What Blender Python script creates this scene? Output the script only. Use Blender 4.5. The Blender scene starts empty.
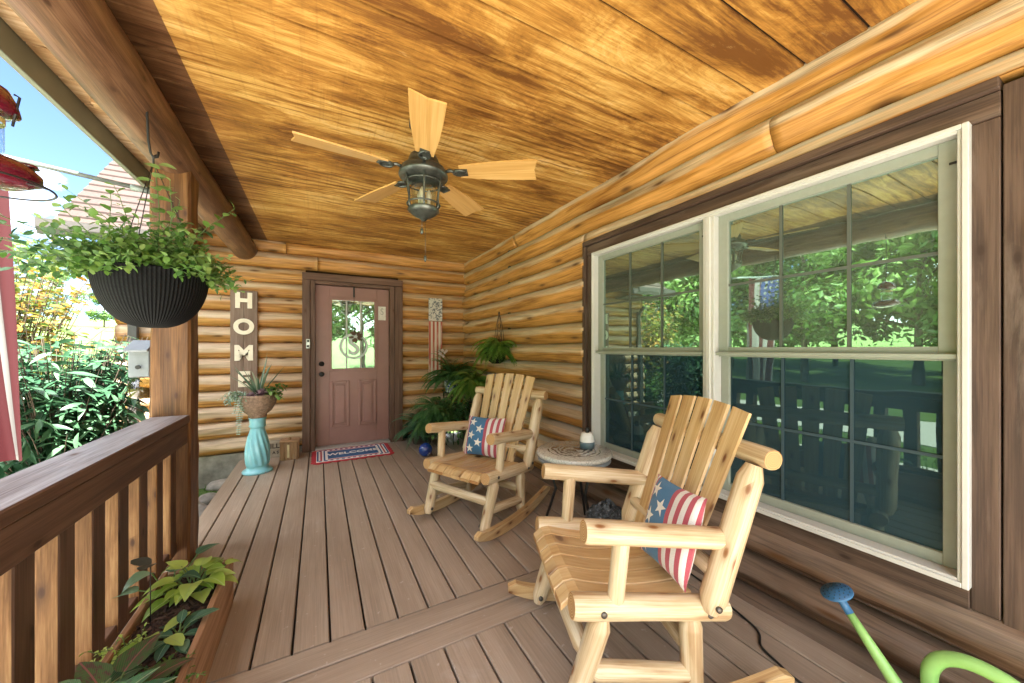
import bpy, math, random
from mathutils import Vector, Matrix, noise as mnoise
random.seed(11)
R = math.radians
scene = bpy.context.scene
COL = scene.collection
PI = math.pi

# ------------------------------------------------------------------ helpers
class MB:
    """collects faces; build() links them as ONE mesh object"""
    def __init__(self):
        self.v = []; self.f = []; self.uv = []; self.mi = []; self.sm = []; self.tint = []
    def face(self, idx, uvs, m=0, smooth=False):
        self.f.append(tuple(idx)); self.uv.extend(uvs); self.mi.append(m); self.sm.append(smooth)
    def vert(self, p, t=0.5):
        self.v.append((p[0], p[1], p[2])); self.tint.append(t); return len(self.v) - 1
    def quad(self, a, b, c, d, m=0, t=.5, uv=((0, 0), (1, 0), (1, 1), (0, 1)), smooth=False):
        i = [self.vert(p, t) for p in (a, b, c, d)]
        self.face(i, uv, m, smooth)
    def box(self, c, s, rot=None, m=0, grain=None, bev=0.0):
        """box centred at c, size s; uv in metres with u along the grain axis"""
        c = Vector(c); s = Vector(s)
        if grain is None: grain = max(range(3), key=lambda i: s[i])
        rm = rot if rot is not None else Matrix.Identity(3)
        ou, ov = random.uniform(0, 50), random.uniform(0, 50)
        h = s / 2
        if bev <= 0:
            P = [Vector((x, y, z)) for z in (-h.z, h.z) for y in (-h.y, h.y) for x in (-h.x, h.x)]
            faces = [(0, 2, 3, 1), (4, 5, 7, 6), (0, 1, 5, 4), (2, 6, 7, 3), (0, 4, 6, 2), (1, 3, 7, 5)]
        else:
            b = min(bev, min(h) * .45)
            P = []; idx = {}
            faces = []
            for sx in (-1, 1):
                for sy in (-1, 1):
                    for sz in (-1, 1):
                        for ax in range(3):
                            p = Vector((sx * (h.x - b), sy * (h.y - b), sz * (h.z - b)))
                            p[ax] = (sx, sy, sz)[ax] * h[ax]
                            idx[(sx, sy, sz, ax)] = len(P); P.append(p)
            for ax in range(3):
                o = [a for a in range(3) if a != ax]
                for sg in (-1, 1):
                    q = []
                    for (a, b2) in ((-1, -1), (1, -1), (1, 1), (-1, 1)):
                        k = [0, 0, 0]; k[ax] = sg; k[o[0]] = a; k[o[1]] = b2
                        q.append(idx[(k[0], k[1], k[2], ax)])
                    flip = (sg < 0) ^ (ax == 1)
                    faces.append(tuple(reversed(q)) if flip else tuple(q))
            for ax in range(3):
                o = [a for a in range(3) if a != ax]
                for a in (-1, 1):
                    for b2 in (-1, 1):
                        q = []
                        for sg, axx in ((-1, o[0]), (1, o[0]), (1, o[1]), (-1, o[1])):
                            k = [0, 0, 0]; k[ax] = sg; k[o[0]] = a; k[o[1]] = b2
                            q.append(idx[(k[0], k[1], k[2], axx)])
                        faces.append(tuple(q))
            for sx in (-1, 1):
                for sy in (-1, 1):
                    for sz in (-1, 1):
                        faces.append(tuple(idx[(sx, sy, sz, ax)] for ax in range(3)))
        base = len(self.v)
        for p in P: self.vert(c + rm @ p)
        o = [a for a in range(3) if a != grain]
        for f in faces:
            n = (P[f[1]] - P[f[0]]).cross(P[f[2]] - P[f[0]])
            cen = sum((P[i] for i in f), Vector()) / len(f)
            if n.dot(cen) < 0: f = tuple(reversed(f))
            na = max(range(3), key=lambda i: abs(n[i]))
            if na == grain:
                uvs = [(ou + P[i][o[0]] * .3, ov + P[i][o[1]]) for i in f]
            else:
                oth = [a for a in o if a != na][0]
                uvs = [(ou + P[i][grain], ov + P[i][oth] + na * .37) for i in f]
            self.face([base + i for i in f], uvs, m)
    def log(self, p0, p1, r0, r1=None, seg=14, rings=7, wob=.05, cap=.0, cm=1, m=0, taper=0.0, smooth=True, crook=0.0):
        """peeled log from p0 to p1; cap material cm; taper: length of the cone-cut ends"""
        p0 = Vector(p0); p1 = Vector(p1); r1 = r0 if r1 is None else r1
        d = p1 - p0; L = d.length; d.normalize()
        up = Vector((0, 0, 1)) if abs(d.z) < .9 else Vector((1, 0, 0))
        a = d.cross(up).normalized(); b = a.cross(d).normalized()
        sd = random.uniform(0, 100); ou, ov = random.uniform(0, 50), random.uniform(0, 50)
        st = []
        if taper > 0: st = [(0, .62), (taper / L, 1)]
        else: st = [(0, .93), (.012 / L, 1)]
        for i in range(1, rings): st.append((i / rings, 1))
        st += [(1 - s, k) for s, k in reversed(st[:2])]
        rows = []
        for (t, k) in st:
            row = []
            cc = p0 + d * (t * L)
            cc = cc + (a * mnoise.noise((sd, t * 2.2, 0)) + b * mnoise.noise((sd, t * 2.2, 7))) * crook * math.sin(PI * t)
            for j in range(seg):
                an = 2 * PI * j / seg
                rr = (r0 + (r1 - r0) * t) * k * (1 + wob * mnoise.noise((math.cos(an) * 1.1 + sd, math.sin(an) * 1.1, t * L * 5)))
                row.append(self.vert(cc + (a * math.cos(an) + b * math.sin(an)) * rr))
            rows.append((t, row))
        per = 2 * PI * r0
        for i in range(len(rows) - 1):
            t0, A = rows[i]; t1, B = rows[i + 1]
            for j in range(seg):
                k = (j + 1) % seg
                v0, v1 = ov + per * j / seg, ov + per * (j + 1) / seg
                self.face((A[j], A[k], B[k], B[j]), [(ou + t0 * L, v0), (ou + t0 * L, v1), (ou + t1 * L, v1), (ou + t1 * L, v0)], m, smooth)
        for row, fl in ((rows[0][1], True), (rows[-1][1], False)):
            vs = [self.vert(self.v[i]) for i in row]
            uv = [(ou * 0 + .5 + .5 * math.cos(2 * PI * j / seg), .5 + .5 * math.sin(2 * PI * j / seg)) for j in range(seg)]
            if fl: vs = vs[::-1]; uv = uv[::-1]
            self.face(vs, uv, cm)
    def tube(self, pts, r, seg=8, m=0, t=.5, r1=None, closed=False, cap=True):
        pts = [Vector(p) for p in pts]; n = len(pts)
        rows = []; L = 0; prev = None
        for i, p in enumerate(pts):
            if closed: d = pts[(i + 1) % n] - pts[i - 1]
            else: d = pts[min(i + 1, n - 1)] - pts[max(i - 1, 0)]
            if d.length < 1e-9: d = Vector((0, 0, 1))
            d.normalize()
            if prev is None:
                up = Vector((0, 0, 1)) if abs(d.z) < .9 else Vector((1, 0, 0))
                a = d.cross(up).normalized()
            else:
                a = prev - d * prev.dot(d)
                if a.length < 1e-6: a = d.orthogonal()
                a.normalize()
            prev = a; b = d.cross(a)
            rr = r if r1 is None else r + (r1 - r) * i / max(1, n - 1)
            if i: L += (p - pts[i - 1]).length
            rows.append((L, [self.vert(p + (a * math.cos(2 * PI * j / seg) + b * math.sin(2 * PI * j / seg)) * rr, t) for j in range(seg)]))
        rng = range(n) if closed else range(n - 1)
        for i in rng:
            l0, A = rows[i]; l1, B = rows[(i + 1) % n]
            for j in range(seg):
                k = (j + 1) % seg
                self.face((A[j], A[k], B[k], B[j]), [(l0, j * r), (l0, j * r + r), (l1, j * r + r), (l1, j * r)], m, True)
        if cap and not closed:
            self.face(rows[0][1][::-1], [(0, 0)] * seg, m); self.face(rows[-1][1], [(0, 0)] * seg, m)
    def lathe(self, prof, c=(0, 0, 0), seg=32, m=0, twist=None, smooth=True, axis=None, closed=True):
        """prof = [(r, z)]; twist(an, z, r) -> r"""
        c = Vector(c); rows = []
        M = axis if axis is not None else Matrix.Identity(3)
        L = 0
        for i, (r, z) in enumerate(prof):
            if i: L += math.hypot(r - prof[i - 1][0], z - prof[i - 1][1])
            row = []
            for j in range(seg):
                an = 2 * PI * j / seg
                rr = r if twist is None else twist(an, z, r)
                row.append(self.vert(c + M @ Vector((rr * math.cos(an), rr * math.sin(an), z))))
            rows.append((L, row))
        for i in range(len(rows) - 1):
            l0, A = rows[i]; l1, B = rows[i + 1]
            for j in range(seg):
                k = (j + 1) % seg
                self.face((A[j], A[k], B[k], B[j]), [(j / seg, l0), ((j + 1) / seg, l0), ((j + 1) / seg, l1), (j / seg, l1)], m, smooth)
        if closed:
            if prof[0][0] > 1e-4: self.face(rows[0][1][::-1], [(j / seg, 0) for j in range(seg)], m)
            if prof[-1][0] > 1e-4: self.face(rows[-1][1], [(j / seg, L) for j in range(seg)], m)
    def prism(self, pts, a, b, m=0, m2=None):
        """pts: 3D outline (list of Vector); extruded by vector from a to b offsets"""
        a = Vector(a); b = Vector(b); n = len(pts)
        ou, ov = random.uniform(0, 50), random.uniform(0, 50)
        A = [self.vert(Vector(p) + a) for p in pts]; B = [self.vert(Vector(p) + b) for p in pts]
        e = (Vector(pts[1]) - Vector(pts[0]))
        nrm = (b - a).normalized()
        u = nrm.orthogonal().normalized(); 
        if abs(nrm.z) < .9:
            u = Vector((0, 0, 1)).cross(nrm).normalized()
        else: u = Vector((1, 0, 0))
        w = nrm.cross(u)
        uv = [(ou + Vector(p).dot(u), ov + Vector(p).dot(w)) for p in pts]
        self.face(A[::-1], uv[::-1], m if m2 is None else m2); self.face(B, uv, m if m2 is None else m2)
        T = (b - a).length
        for i in range(n):
            k = (i + 1) % n
            self.face((A[i], A[k], B[k], B[i]), [uv[i], uv[k], (uv[k][0], uv[k][1] + T), (uv[i][0], uv[i][1] + T)], m)
    def leaf(self, p, d, n, L, W, prof, bend=.3, fold=.15, t=.5, m=0):
        """a curved folded leaf: prof = [(s, w)]"""
        p = Vector(p); d = Vector(d).normalized(); n = Vector(n)
        s = d.cross(n)
        if s.length < 1e-5: s = d.orthogonal()
        s.normalize(); n = s.cross(d).normalized()
        rows = []
        q = p.copy(); ls = 0; ang = 0
        for (sv, w) in prof:
            step = (sv - ls) * L; ang = bend * sv
            dd = d * math.cos(ang) - n * math.sin(ang); nn = n * math.cos(ang) + d * math.sin(ang)
            q = q + dd * step; ls = sv
            hw = w * W * .5
            rows.append((sv, w, [self.vert(q + s * hw + nn * hw * fold, t), self.vert(q, t), self.vert(q - s * hw + nn * hw * fold, t)]))
        for i in range(len(rows) - 1):
            s0, w0, A = rows[i]; s1, w1, B = rows[i + 1]
            self.face((A[0], A[1], B[1], B[0]), [(s0, .5 + w0 * .5), (s0, .5), (s1, .5), (s1, .5 + w1 * .5)], m, True)
            self.face((A[1], A[2], B[2], B[1]), [(s0, .5), (s0, .5 - w0 * .5), (s1, .5 - w1 * .5), (s1, .5)], m, True)
    def build(self, name, mats, parent=None, loc=None, rz=0):
        me = bpy.data.meshes.new(name)
        me.from_pydata(self.v, [], self.f)
        uvl = me.uv_layers.new(name='UVMap')
        flat = [c for uv in self.uv for c in uv]
        uvl.data.foreach_set('uv', flat)
        me.polygons.foreach_set('material_index', self.mi)
        me.polygons.foreach_set('use_smooth', self.sm)
        at = me.attributes.new('tint', 'FLOAT', 'POINT'); at.data.foreach_set('value', self.tint)
        if not isinstance(mats, (list, tuple)): mats = [mats]
        for m in mats: me.materials.append(m)
        me.update()
        o = bpy.data.objects.new(name, me); COL.objects.link(o)
        if parent is not None: o.parent = parent
        if loc is not None: o.location = loc
        if rz: o.rotation_euler = (0, 0, rz)
        return o

def tag(o, label=None, cat=None, group=None, kind=None):
    if label: o['label'] = label
    if cat: o['category'] = cat
    if group: o['group'] = group
    if kind: o['kind'] = kind
    elif cat: o['kind'] = 'thing'
    return o
def thing(name, label, cat, loc=(0, 0, 0), rz=0, group=None):
    o = bpy.data.objects.new(name, None); COL.objects.link(o)
    o.location = loc; o.rotation_euler = (0, 0, rz); o.empty_display_size = .1
    return tag(o, label, cat, group)
def dup(root, loc, rz, label=None):
    r = root.copy(); COL.objects.link(r); r.location = loc; r.rotation_euler = (0, 0, rz)
    if label: r['label'] = label
    for ch in list(root.children):
        c = ch.copy(); COL.objects.link(c); c.parent = r
        for g in list(ch.children):
            d = g.copy(); COL.objects.link(d); d.parent = c
    return r
def rotm(ax, an): return Matrix.Rotation(an, 3, ax)

# ------------------------------------------------------------------ materials
class NT:
    def __init__(self, name):
        self.m = bpy.data.materials.new(name); self.m.use_nodes = True
        self.t = self.m.node_tree; self.n = self.t.nodes; self.l = self.t.links
        self.b = self.n['Principled BSDF']; self.out = self.n['Material Output']
    def node(self, ty, **kw):
        x = self.n.new(ty)
        for k, v in kw.items():
            if k.startswith('i_'):
                x.inputs[k[2:].replace('_', ' ')].default_value = v
            else: setattr(x, k, v)
        return x
    def link(self, a, b): self.l.new(a, b)
    def uv(self, sx, sy, ox=0, oy=0):
        if not hasattr(self, '_uv'): self._uv = self.node('ShaderNodeTexCoord')
        mp = self.node('ShaderNodeMapping'); mp.inputs['Scale'].default_value = (sx, sy, 1); mp.inputs['Location'].default_value = (ox, oy, 0)
        self.link(self._uv.outputs['UV'], mp.inputs['Vector']); return mp.outputs[0]
    def obj(self, s=(1, 1, 1)):
        if not hasattr(self, '_uv'): self._uv = self.node('ShaderNodeTexCoord')
        mp = self.node('ShaderNodeMapping'); mp.inputs['Scale'].default_value = s
        self.link(self._uv.outputs['Object'], mp.inputs['Vector']); return mp.outputs[0]
    def noise(self, vec, scale=1, detail=5, rough=.6, dist=0):
        x = self.node('ShaderNodeTexNoise'); x.inputs['Scale'].default_value = scale; x.inputs['Detail'].default_value = detail
        x.inputs['Roughness'].default_value = rough; x.inputs['Distortion'].default_value = dist
        if vec is not None: self.link(vec, x.inputs['Vector'])
        return x.outputs['Fac']
    def ramp(self, fac, stops, interp='LINEAR'):
        x = self.node('ShaderNodeValToRGB'); e = x.color_ramp.elements; x.color_ramp.interpolation = interp
        while len(e) < len(stops): e.new(.5)
        for el, (p, c) in zip(e, stops):
            el.position = p
            if isinstance(c, (int, float)): c = (c, c, c)
            el.color = (c[0], c[1], c[2], 1)
        self.link(fac, x.inputs['Fac']); return x.outputs['Color']
    def mix(self, fac, a, b, mode='MIX'):
        x = self.node('ShaderNodeMix', data_type='RGBA', blend_type=mode)
        for s, v in ((0, fac), (6, a), (7, b)):
            if hasattr(v, 'node'): self.link(v, x.inputs[s])
            elif s == 0: x.inputs[0].default_value = v
            else: x.inputs[s].default_value = (v[0], v[1], v[2], 1)
        return x.outputs[2]
    def math(self, op, a, b=None, c=None):
        x = self.node('ShaderNodeMath', operation=op)
        for i, v in enumerate((a, b, c)):
            if v is None: continue
            if hasattr(v, 'node'): self.link(v, x.inputs[i])
            else: x.inputs[i].default_value = v
        return x.outputs[0]
    def bump(self, h, strength=.3, dist=.01):
        x = self.node('ShaderNodeBump'); x.inputs['Strength'].default_value = strength; x.inputs['Distance'].default_value = dist
        self.link(h, x.inputs['Height']); self.link(x.outputs[0], self.b.inputs['Normal'])
    def base(self, c):
        if hasattr(c, 'node'): self.link(c, self.b.inputs['Base Color'])
        else: self.b.inputs['Base Color'].default_value = (c[0], c[1], c[2], 1)
    def set(self, **kw):
        for k, v in kw.items():
            k = k.replace('_', ' ')
            if hasattr(v, 'node'): self.link(v, self.b.inputs[k])
            else: self.b.inputs[k].default_value = v

def plain(name, c, rough=.5, metal=0, var=.12, scale=30, spec=.5, bump=0):
    t = NT(name)
    n = t.noise(t.obj(), scale, 4)
    t.base(t.ramp(n, [(.3, [x * (1 - var) for x in c]), (.7, [min(1, x * (1 + var)) for x in c])]))
    t.set(Roughness=rough, Metallic=metal, Specular_IOR_Level=spec)
    if bump: t.bump(n, bump, .004)
    return t.m

def wood(name, dark, mid, light, su=1.6, sv=22, rough=.5, knots=.5, kcol=(.08, .03, .01), bump=.25, weather=None, wfac=.5, fine=160, spec=.4, coat=0, check=.45):
    t = NT(name)
    broad = t.noise(t.uv(su, sv), 1, 6, .6, .6)
    fn = t.noise(t.uv(su * 2.5, fine), 1, 3, .6)
    g = t.math('MULTIPLY_ADD', fn, .35, t.math('MULTIPLY', broad, .65))
    c = t.ramp(g, [(.37, dark), (.485, mid), (.60, light)])
    ck = t.noise(t.uv(.8, 75, 7, 3), 1, 2, .5, .3)
    c = t.mix(t.ramp(ck, [(.70, 0), (.76, check)]), c, [x * .35 for x in dark])
    big = t.noise(t.uv(.9, 3.1, 3, 9), 1, 3)
    c = t.mix(t.ramp(big, [(.35, 0), (.7, .45)]), c, [x * .72 for x in mid])
    if weather is not None:
        w = t.noise(t.uv(1.3, 9, 17, 4), 1.0, 7, .7, .4)
        c = t.mix(t.ramp(w, [(.62 - wfac * .35, 0), (.8 - wfac * .3, .85)]), c, weather)
    if knots > 0:
        vo = t.node('ShaderNodeTexVoronoi', voronoi_dimensions='2D'); vo.inputs['Scale'].default_value = 1
        wv = t.uv(4.6, 11)
        t.link(wv, vo.inputs['Vector'])
        sep = t.node('ShaderNodeSeparateColor'); t.link(vo.outputs['Color'], sep.inputs[0])
        on = t.math('GREATER_THAN', sep.outputs[0], 1 - knots * .55)
        near = t.ramp(vo.outputs['Distance'], [(.03, 1), (.07, .85), (.10, .45), (.20, .12), (.30, 0)])
        c = t.mix(t.math('MULTIPLY', on, near), c, kcol)
    t.base(c); t.set(Roughness=rough, Specular_IOR_Level=spec, Coat_Weight=coat, Coat_Roughness=.25)
    t.bump(g, bump, .006)
    return t.m

def endgrain(name, a, b):
    t = NT(name)
    w = t.node('ShaderNodeTexWave', wave_type='RINGS', rings_direction='Z'); w.inputs['Scale'].default_value = 3.2; w.inputs['Distortion'].default_value = 1.2
    w.inputs['Detail'].default_value = 2
    t.link(t.uv(1, 1, -.5, -.47), w.inputs['Vector'])
    t.base(t.ramp(w.outputs['Fac'], [(.2, a), (.8, b)])); t.set(Roughness=.65)
    return t.m

def leafmat(name, c0, c1, c2, rough=.4, trans=.3, vein=None, edge=None, blotch=None):
    t = NT(name)
    at = t.node('ShaderNodeAttribute', attribute_name='tint')
    n = t.noise(t.obj(), 6, 3)
    f = t.math('MULTIPLY_ADD', n, .5, t.math('SUBTRACT', at.outputs['Fac'], .25))
    c = t.ramp(f, [(.1, c0), (.5, c1), (.9, c2)])
    if vein is not None or edge is not None or blotch is not None:
        sx = t.node('ShaderNodeSeparateXYZ'); t.link(t.uv(1, 1), sx.inputs[0])
        dv = t.math('ABSOLUTE', t.math('SUBTRACT', sx.outputs[1], .5))
        if blotch is not None:
            nb = t.noise(t.uv(5, 7), 1, 4)
            c = t.mix(t.ramp(nb, [(.5, 0), (.58, 1)]), c, blotch)
        if edge is not None:
            ne = t.math('MULTIPLY_ADD', t.noise(t.uv(9, 3), 1, 3), .12, dv)
            c = t.mix(t.ramp(ne, [(.30, 0), (.40, 1)]), c, edge)
        if vein is not None:
            rib = t.math('ABSOLUTE', t.math('SINE', t.math('MULTIPLY_ADD', sx.outputs[0], 38, t.math('MULTIPLY', dv, -50))))
            lines = t.math('MULTIPLY', t.math('LESS_THAN', rib, .22), .5)
            mid = t.math('LESS_THAN', dv, .025)
            c = t.mix(t.math('MAXIMUM', lines, mid), c, vein)
    t.base(c); t.set(Roughness=rough, Specular_IOR_Level=.4)
    tr = t.node('ShaderNodeBsdfTranslucent'); t.link(c, tr.inputs['Color'])
    mx = t.node('ShaderNodeMixShader'); mx.inputs[0].default_value = trans
    t.link(t.b.outputs[0], mx.inputs[1]); t.link(tr.outputs[0], mx.inputs[2]); t.link(mx.outputs[0], t.out.inputs['Surface'])
    return t.m

def glassmat(name, tint, refl, veil, vf):
    t = NT(name)
    lw = t.node('ShaderNodeLayerWeight'); lw.inputs['Blend'].default_value = .35
    tr = t.node('ShaderNodeBsdfTransparent'); tr.inputs[0].default_value = (*tint, 1)
    gl = t.node('ShaderNodeBsdfGlossy'); gl.inputs['Roughness'].default_value = .012; gl.inputs['Color'].default_value = (.66, .95, .80, 1)
    mx = t.node('ShaderNodeMixShader')
    fac = t.math('MULTIPLY_ADD', lw.outputs['Fresnel'], .9, refl)
    t.link(t.math('MINIMUM', fac, .9), mx.inputs[0]); df_ = t.node('ShaderNodeBsdfDiffuse'); df_.inputs[0].default_value = (*veil, 1); m1 = t.node('ShaderNodeMixShader'); m1.inputs[0].default_value = vf
    t.link(tr.outputs[0], m1.inputs[1]); t.link(df_.outputs[0], m1.inputs[2]); t.link(m1.outputs[0], mx.inputs[1]); t.link(gl.outputs[0], mx.inputs[2])
    nb = t.node('ShaderNodeBump'); nb.inputs['Strength'].default_value = .02; nb.inputs['Distance'].default_value = .05
    t.link(t.noise(t.obj(), 2.5, 2), nb.inputs['Height']); t.link(nb.outputs[0], gl.inputs['Normal'])
    t.link(mx.outputs[0], t.out.inputs['Surface'])
    return t.m

# chair pine
M_pine = wood('pine', (.38, .23, .115), (.60, .45, .275), (.76, .64, .46), su=1.5, sv=26, rough=.4, knots=.75, kcol=(.20, .075, .02), bump=.12, coat=.25)
M_slat = wood('pine_slat', (.43, .23, .09), (.61, .40, .19), (.73, .54, .31), su=1.2, sv=24, rough=.36, knots=.8, kcol=(.13, .04, .01), bump=.12, coat=.35)
M_pine_end = endgrain('pine_end', (.36, .17, .055), (.54, .34, .16))
M_bolt = plain('bolt', (.12, .11, .10), .4, .8)
# house woods
M_casing = wood('casing', (.034, .020, .014), (.070, .041, .029), (.12, .075, .053), su=1.2, sv=18, rough=.6, knots=.1, kcol=(.03, .014, .008), weather=(.17, .125, .10), wfac=.30, bump=.35)
M_railw = wood('rail_wood', (.05, .025, .016), (.095, .048, .030), (.15, .082, .053), su=1.3, sv=20, rough=.55, knots=.35, kcol=(.03, .012, .006), bump=.35)
M_railtop = wood('rail_top', (.11, .085, .08), (.21, .18, .18), (.34, .315, .325), su=1.3, sv=26, rough=.5, knots=.2, weather=(.33, .31, .32), wfac=.5, bump=.4)
M_bal = wood('baluster_wood', (.13, .055, .017), (.26, .125, .045), (.42, .235, .10), su=2, sv=20, rough=.65, knots=.6, kcol=(.06, .022, .01), bump=.5)
M_post = wood('post_wood', (.055, .021, .008), (.13, .054, .018), (.26, .12, .042), su=1.4, sv=15, rough=.5, knots=.5, kcol=(.06, .02, .008), bump=.5)
M_beam = wood('beam_wood', (.055, .025, .013), (.125, .060, .030), (.24, .13, .07), su=1.6, sv=15, rough=.42, knots=.7, kcol=(.05, .02, .01), bump=.45)
M_beam_end = endgrain('beam_end', (.16, .08, .04), (.28, .15, .08))
M_planter = wood('planter_wood', (.20, .095, .045), (.35, .19, .105), (.48, .29, .175), su=1.3, sv=22, rough=.6, knots=.3, bump=.35)
M_box = wood('box_wood', (.25, .13, .06), (.40, .24, .13), (.52, .35, .21), su=2, sv=40, rough=.6, knots=.2, bump=.3)
M_sign = wood('sign_wood', (.13, .08, .055), (.20, .13, .095), (.27, .19, .145), su=1.4, sv=22, rough=.7, knots=.3, bump=.4)

def log_wall_mat(name, amber, amber_d, tan, chink, dark=1.0, wz=.5):
    """uv.y = (course + t) * .185, t = 0 at the log's foot, 1 at its top"""
    t = NT(name)
    sx = t.node('ShaderNodeSeparateXYZ'); t.link(t.uv(1, 1), sx.inputs[0])
    tt = t.math('FRACT', t.math('DIVIDE', sx.outputs[1], .185))
    broad = t.noise(t.uv(1.4, 26), 1, 6, .62, .6)
    fn = t.noise(t.uv(3, 150), 1, 3)
    g = t.math('MULTIPLY_ADD', fn, .35, t.math('MULTIPLY', broad, .65))
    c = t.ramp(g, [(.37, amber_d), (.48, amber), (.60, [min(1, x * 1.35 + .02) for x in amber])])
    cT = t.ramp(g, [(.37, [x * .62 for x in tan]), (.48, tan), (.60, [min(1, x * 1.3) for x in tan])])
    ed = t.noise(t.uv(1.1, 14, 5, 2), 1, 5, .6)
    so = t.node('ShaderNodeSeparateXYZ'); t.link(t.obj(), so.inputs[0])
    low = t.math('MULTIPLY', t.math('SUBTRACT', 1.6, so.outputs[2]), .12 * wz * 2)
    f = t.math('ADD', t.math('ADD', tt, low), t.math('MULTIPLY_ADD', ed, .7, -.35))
    c = t.mix(t.ramp(f, [(.46, 0), (.60, .95)]), c, cT)  # tan upper half: weathering plus painted sky reflection; amber foot holds painted deck bounce
    big = t.noise(t.uv(.8, 4, 9, 1), 1, 4)
    c = t.mix(t.ramp(big, [(.45, 0), (.75, .4)]), c, amber_d)
    if chink is not None:
        c = t.mix(t.ramp(t.math('ADD', tt, t.math('MULTIPLY_ADD', t.noise(t.uv(3, 8), 1, 3), .05, -.025)), [(.79, 0), (.83, .85)]), c, chink)
    vo = t.node('ShaderNodeTexVoronoi', voronoi_dimensions='2D'); t.link(t.uv(1.5, 7, 2, 3), vo.inputs['Vector']); vo.inputs['Scale'].default_value = 1
    sep = t.node('ShaderNodeSeparateColor'); t.link(vo.outputs['Color'], sep.inputs[0])
    ck = t.noise(t.uv(.5, 60, 7, 3), 1, 3, .5, .4)
    c = t.mix(t.ramp(ck, [(.68, 0), (.74, .6)]), c, [x * .3 for x in amber_d])
    kn = t.math('MULTIPLY', t.math('GREATER_THAN', sep.outputs[0], .62), t.ramp(vo.outputs['Distance'], [(.02, .95), (.06, .7), (.10, .25), (.22, 0)]))
    c = t.mix(kn, c, (.10, .04, .012))
    t.base(c); t.set(Roughness=.5, Specular_IOR_Level=.4, Coat_Weight=.08, Coat_Roughness=.3)
    hh = t.math('ADD', g, t.math('MULTIPLY', t.noise(t.uv(5, 30), 1, 3), .6))
    t.bump(hh, .35, .01)
    return t.m
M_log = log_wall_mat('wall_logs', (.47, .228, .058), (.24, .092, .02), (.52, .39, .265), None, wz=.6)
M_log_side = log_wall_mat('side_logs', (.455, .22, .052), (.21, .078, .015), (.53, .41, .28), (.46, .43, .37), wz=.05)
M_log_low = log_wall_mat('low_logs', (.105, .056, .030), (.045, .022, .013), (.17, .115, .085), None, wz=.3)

# deck
def deck_mat():
    t = NT('deck_board')
    fn = t.noise(t.uv(3.0, 130), 1, 4, .65)
    br = t.noise(t.uv(.7, 7), 1, 4)
    g = t.math('MULTIPLY_ADD', fn, .5, t.math('MULTIPLY', br, .5))
    c = t.ramp(g, [(.28, (.20, .149, .112)), (.5, (.325, .252, .192)), (.72, (.45, .36, .28))])
    at = t.node('ShaderNodeAttribute', attribute_name='tint')
    c = t.mix(t.math('MULTIPLY', at.outputs['Fac'], .55), c, t.mix(.5, c, (.27, .19, .14)))
    sc = t.noise(t.obj(), 2.3, 8, .75, .8)
    c = t.mix(t.ramp(sc, [(.60, 0), (.78, .45)]), c, (.50, .42, .37))
    sp = t.noise(t.obj((1, 1, 1)), 26, 2)
    c = t.mix(t.ramp(sp, [(.68, 0), (.74, .5)]), c, (.52, .45, .40))
    dk = t.noise(t.obj(), 1.3, 5)
    c = t.mix(t.ramp(dk, [(.5, 0), (.75, .35)]), c, (.22, .152, .11))
    t.base(c); t.set(Roughness=t.ramp(br, [(.3, .42), (.7, .62)]), Specular_IOR_Level=.45)
    t.bump(fn, .3, .004)
    return t.m
M_deck = deck_mat()

def ceiling_mat(name, dark, mid, light, pale):
    """stained plywood, grain along x"""
    t = NT(name)
    wv = t.noise(t.obj((1.7, 6.2, 1)), 1, 10, .76, 1.1)
    band = t.node('ShaderNodeTexWave', wave_type='BANDS', bands_direction='Y'); band.inputs['Scale'].default_value = 2.6
    band.inputs['Distortion'].default_value = 16; band.inputs['Detail'].default_value = 5; band.inputs['Detail Scale'].default_value = .8; band.inputs['Detail Roughness'].default_value = .65
    t.link(t.obj((.30, 2.0, 1)), band.inputs['Vector'])
    fine = t.noise(t.obj((3.5, 90, 1)), 1, 5, .65)
    at = t.node('ShaderNodeAttribute', attribute_name='tint')
    blot = t.noise(t.obj((.8, 1.9, 1)), 1.0, 4, .6, .5)
    on = t.ramp(t.noise(t.obj((.5, 1.1, 1)), 1.3, 2), [(.42, 0), (.6, 1)])
    g = t.math('ADD', t.math('MULTIPLY_ADD', wv, .95, -.30), t.math('MULTIPLY_ADD', fine, .45, -.05))
    g2 = t.math('ADD', g, t.math('MULTIPLY', t.math('MULTIPLY_ADD', band.outputs['Fac'], .13, -.065), on))
    g2 = t.math('ADD', g2, t.math('MULTIPLY_ADD', blot, .95, -.475))
    g2 = t.math('ADD', g2, t.math('MULTIPLY_ADD', at.outputs['Fac'], .05, -.025))
    c = t.ramp(g2, [(.17, dark), (.35, mid), (.50, light), (.71, pale)])
    ln = t.math('MULTIPLY', t.ramp(band.outputs['Fac'], [(.0, .75), (.16, 0)]), on)
    c = t.mix(ln, c, dark)
    wp = t.noise(t.obj((2.6, 9, 1)), 1, 8, .78, .8)
    c = t.mix(t.ramp(wp, [(.62, 0), (.74, .55)]), c, pale)
    cross = t.noise(t.obj((60, 2.0, 1)), 1, 2)
    c = t.mix(t.ramp(cross, [(.55, 0), (.7, .18)]), c, dark)
    t.base(c); t.set(Roughness=.5, Specular_IOR_Level=.35); t.bump(g2, .22, .006)
    return t.m
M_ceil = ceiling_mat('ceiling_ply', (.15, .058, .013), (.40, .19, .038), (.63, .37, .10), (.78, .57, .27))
M_ceil_dark = ceiling_mat('ceiling_ply_dark', (.06, .022, .008), (.12, .052, .02), (.20, .095, .04), (.27, .15, .07))
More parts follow.
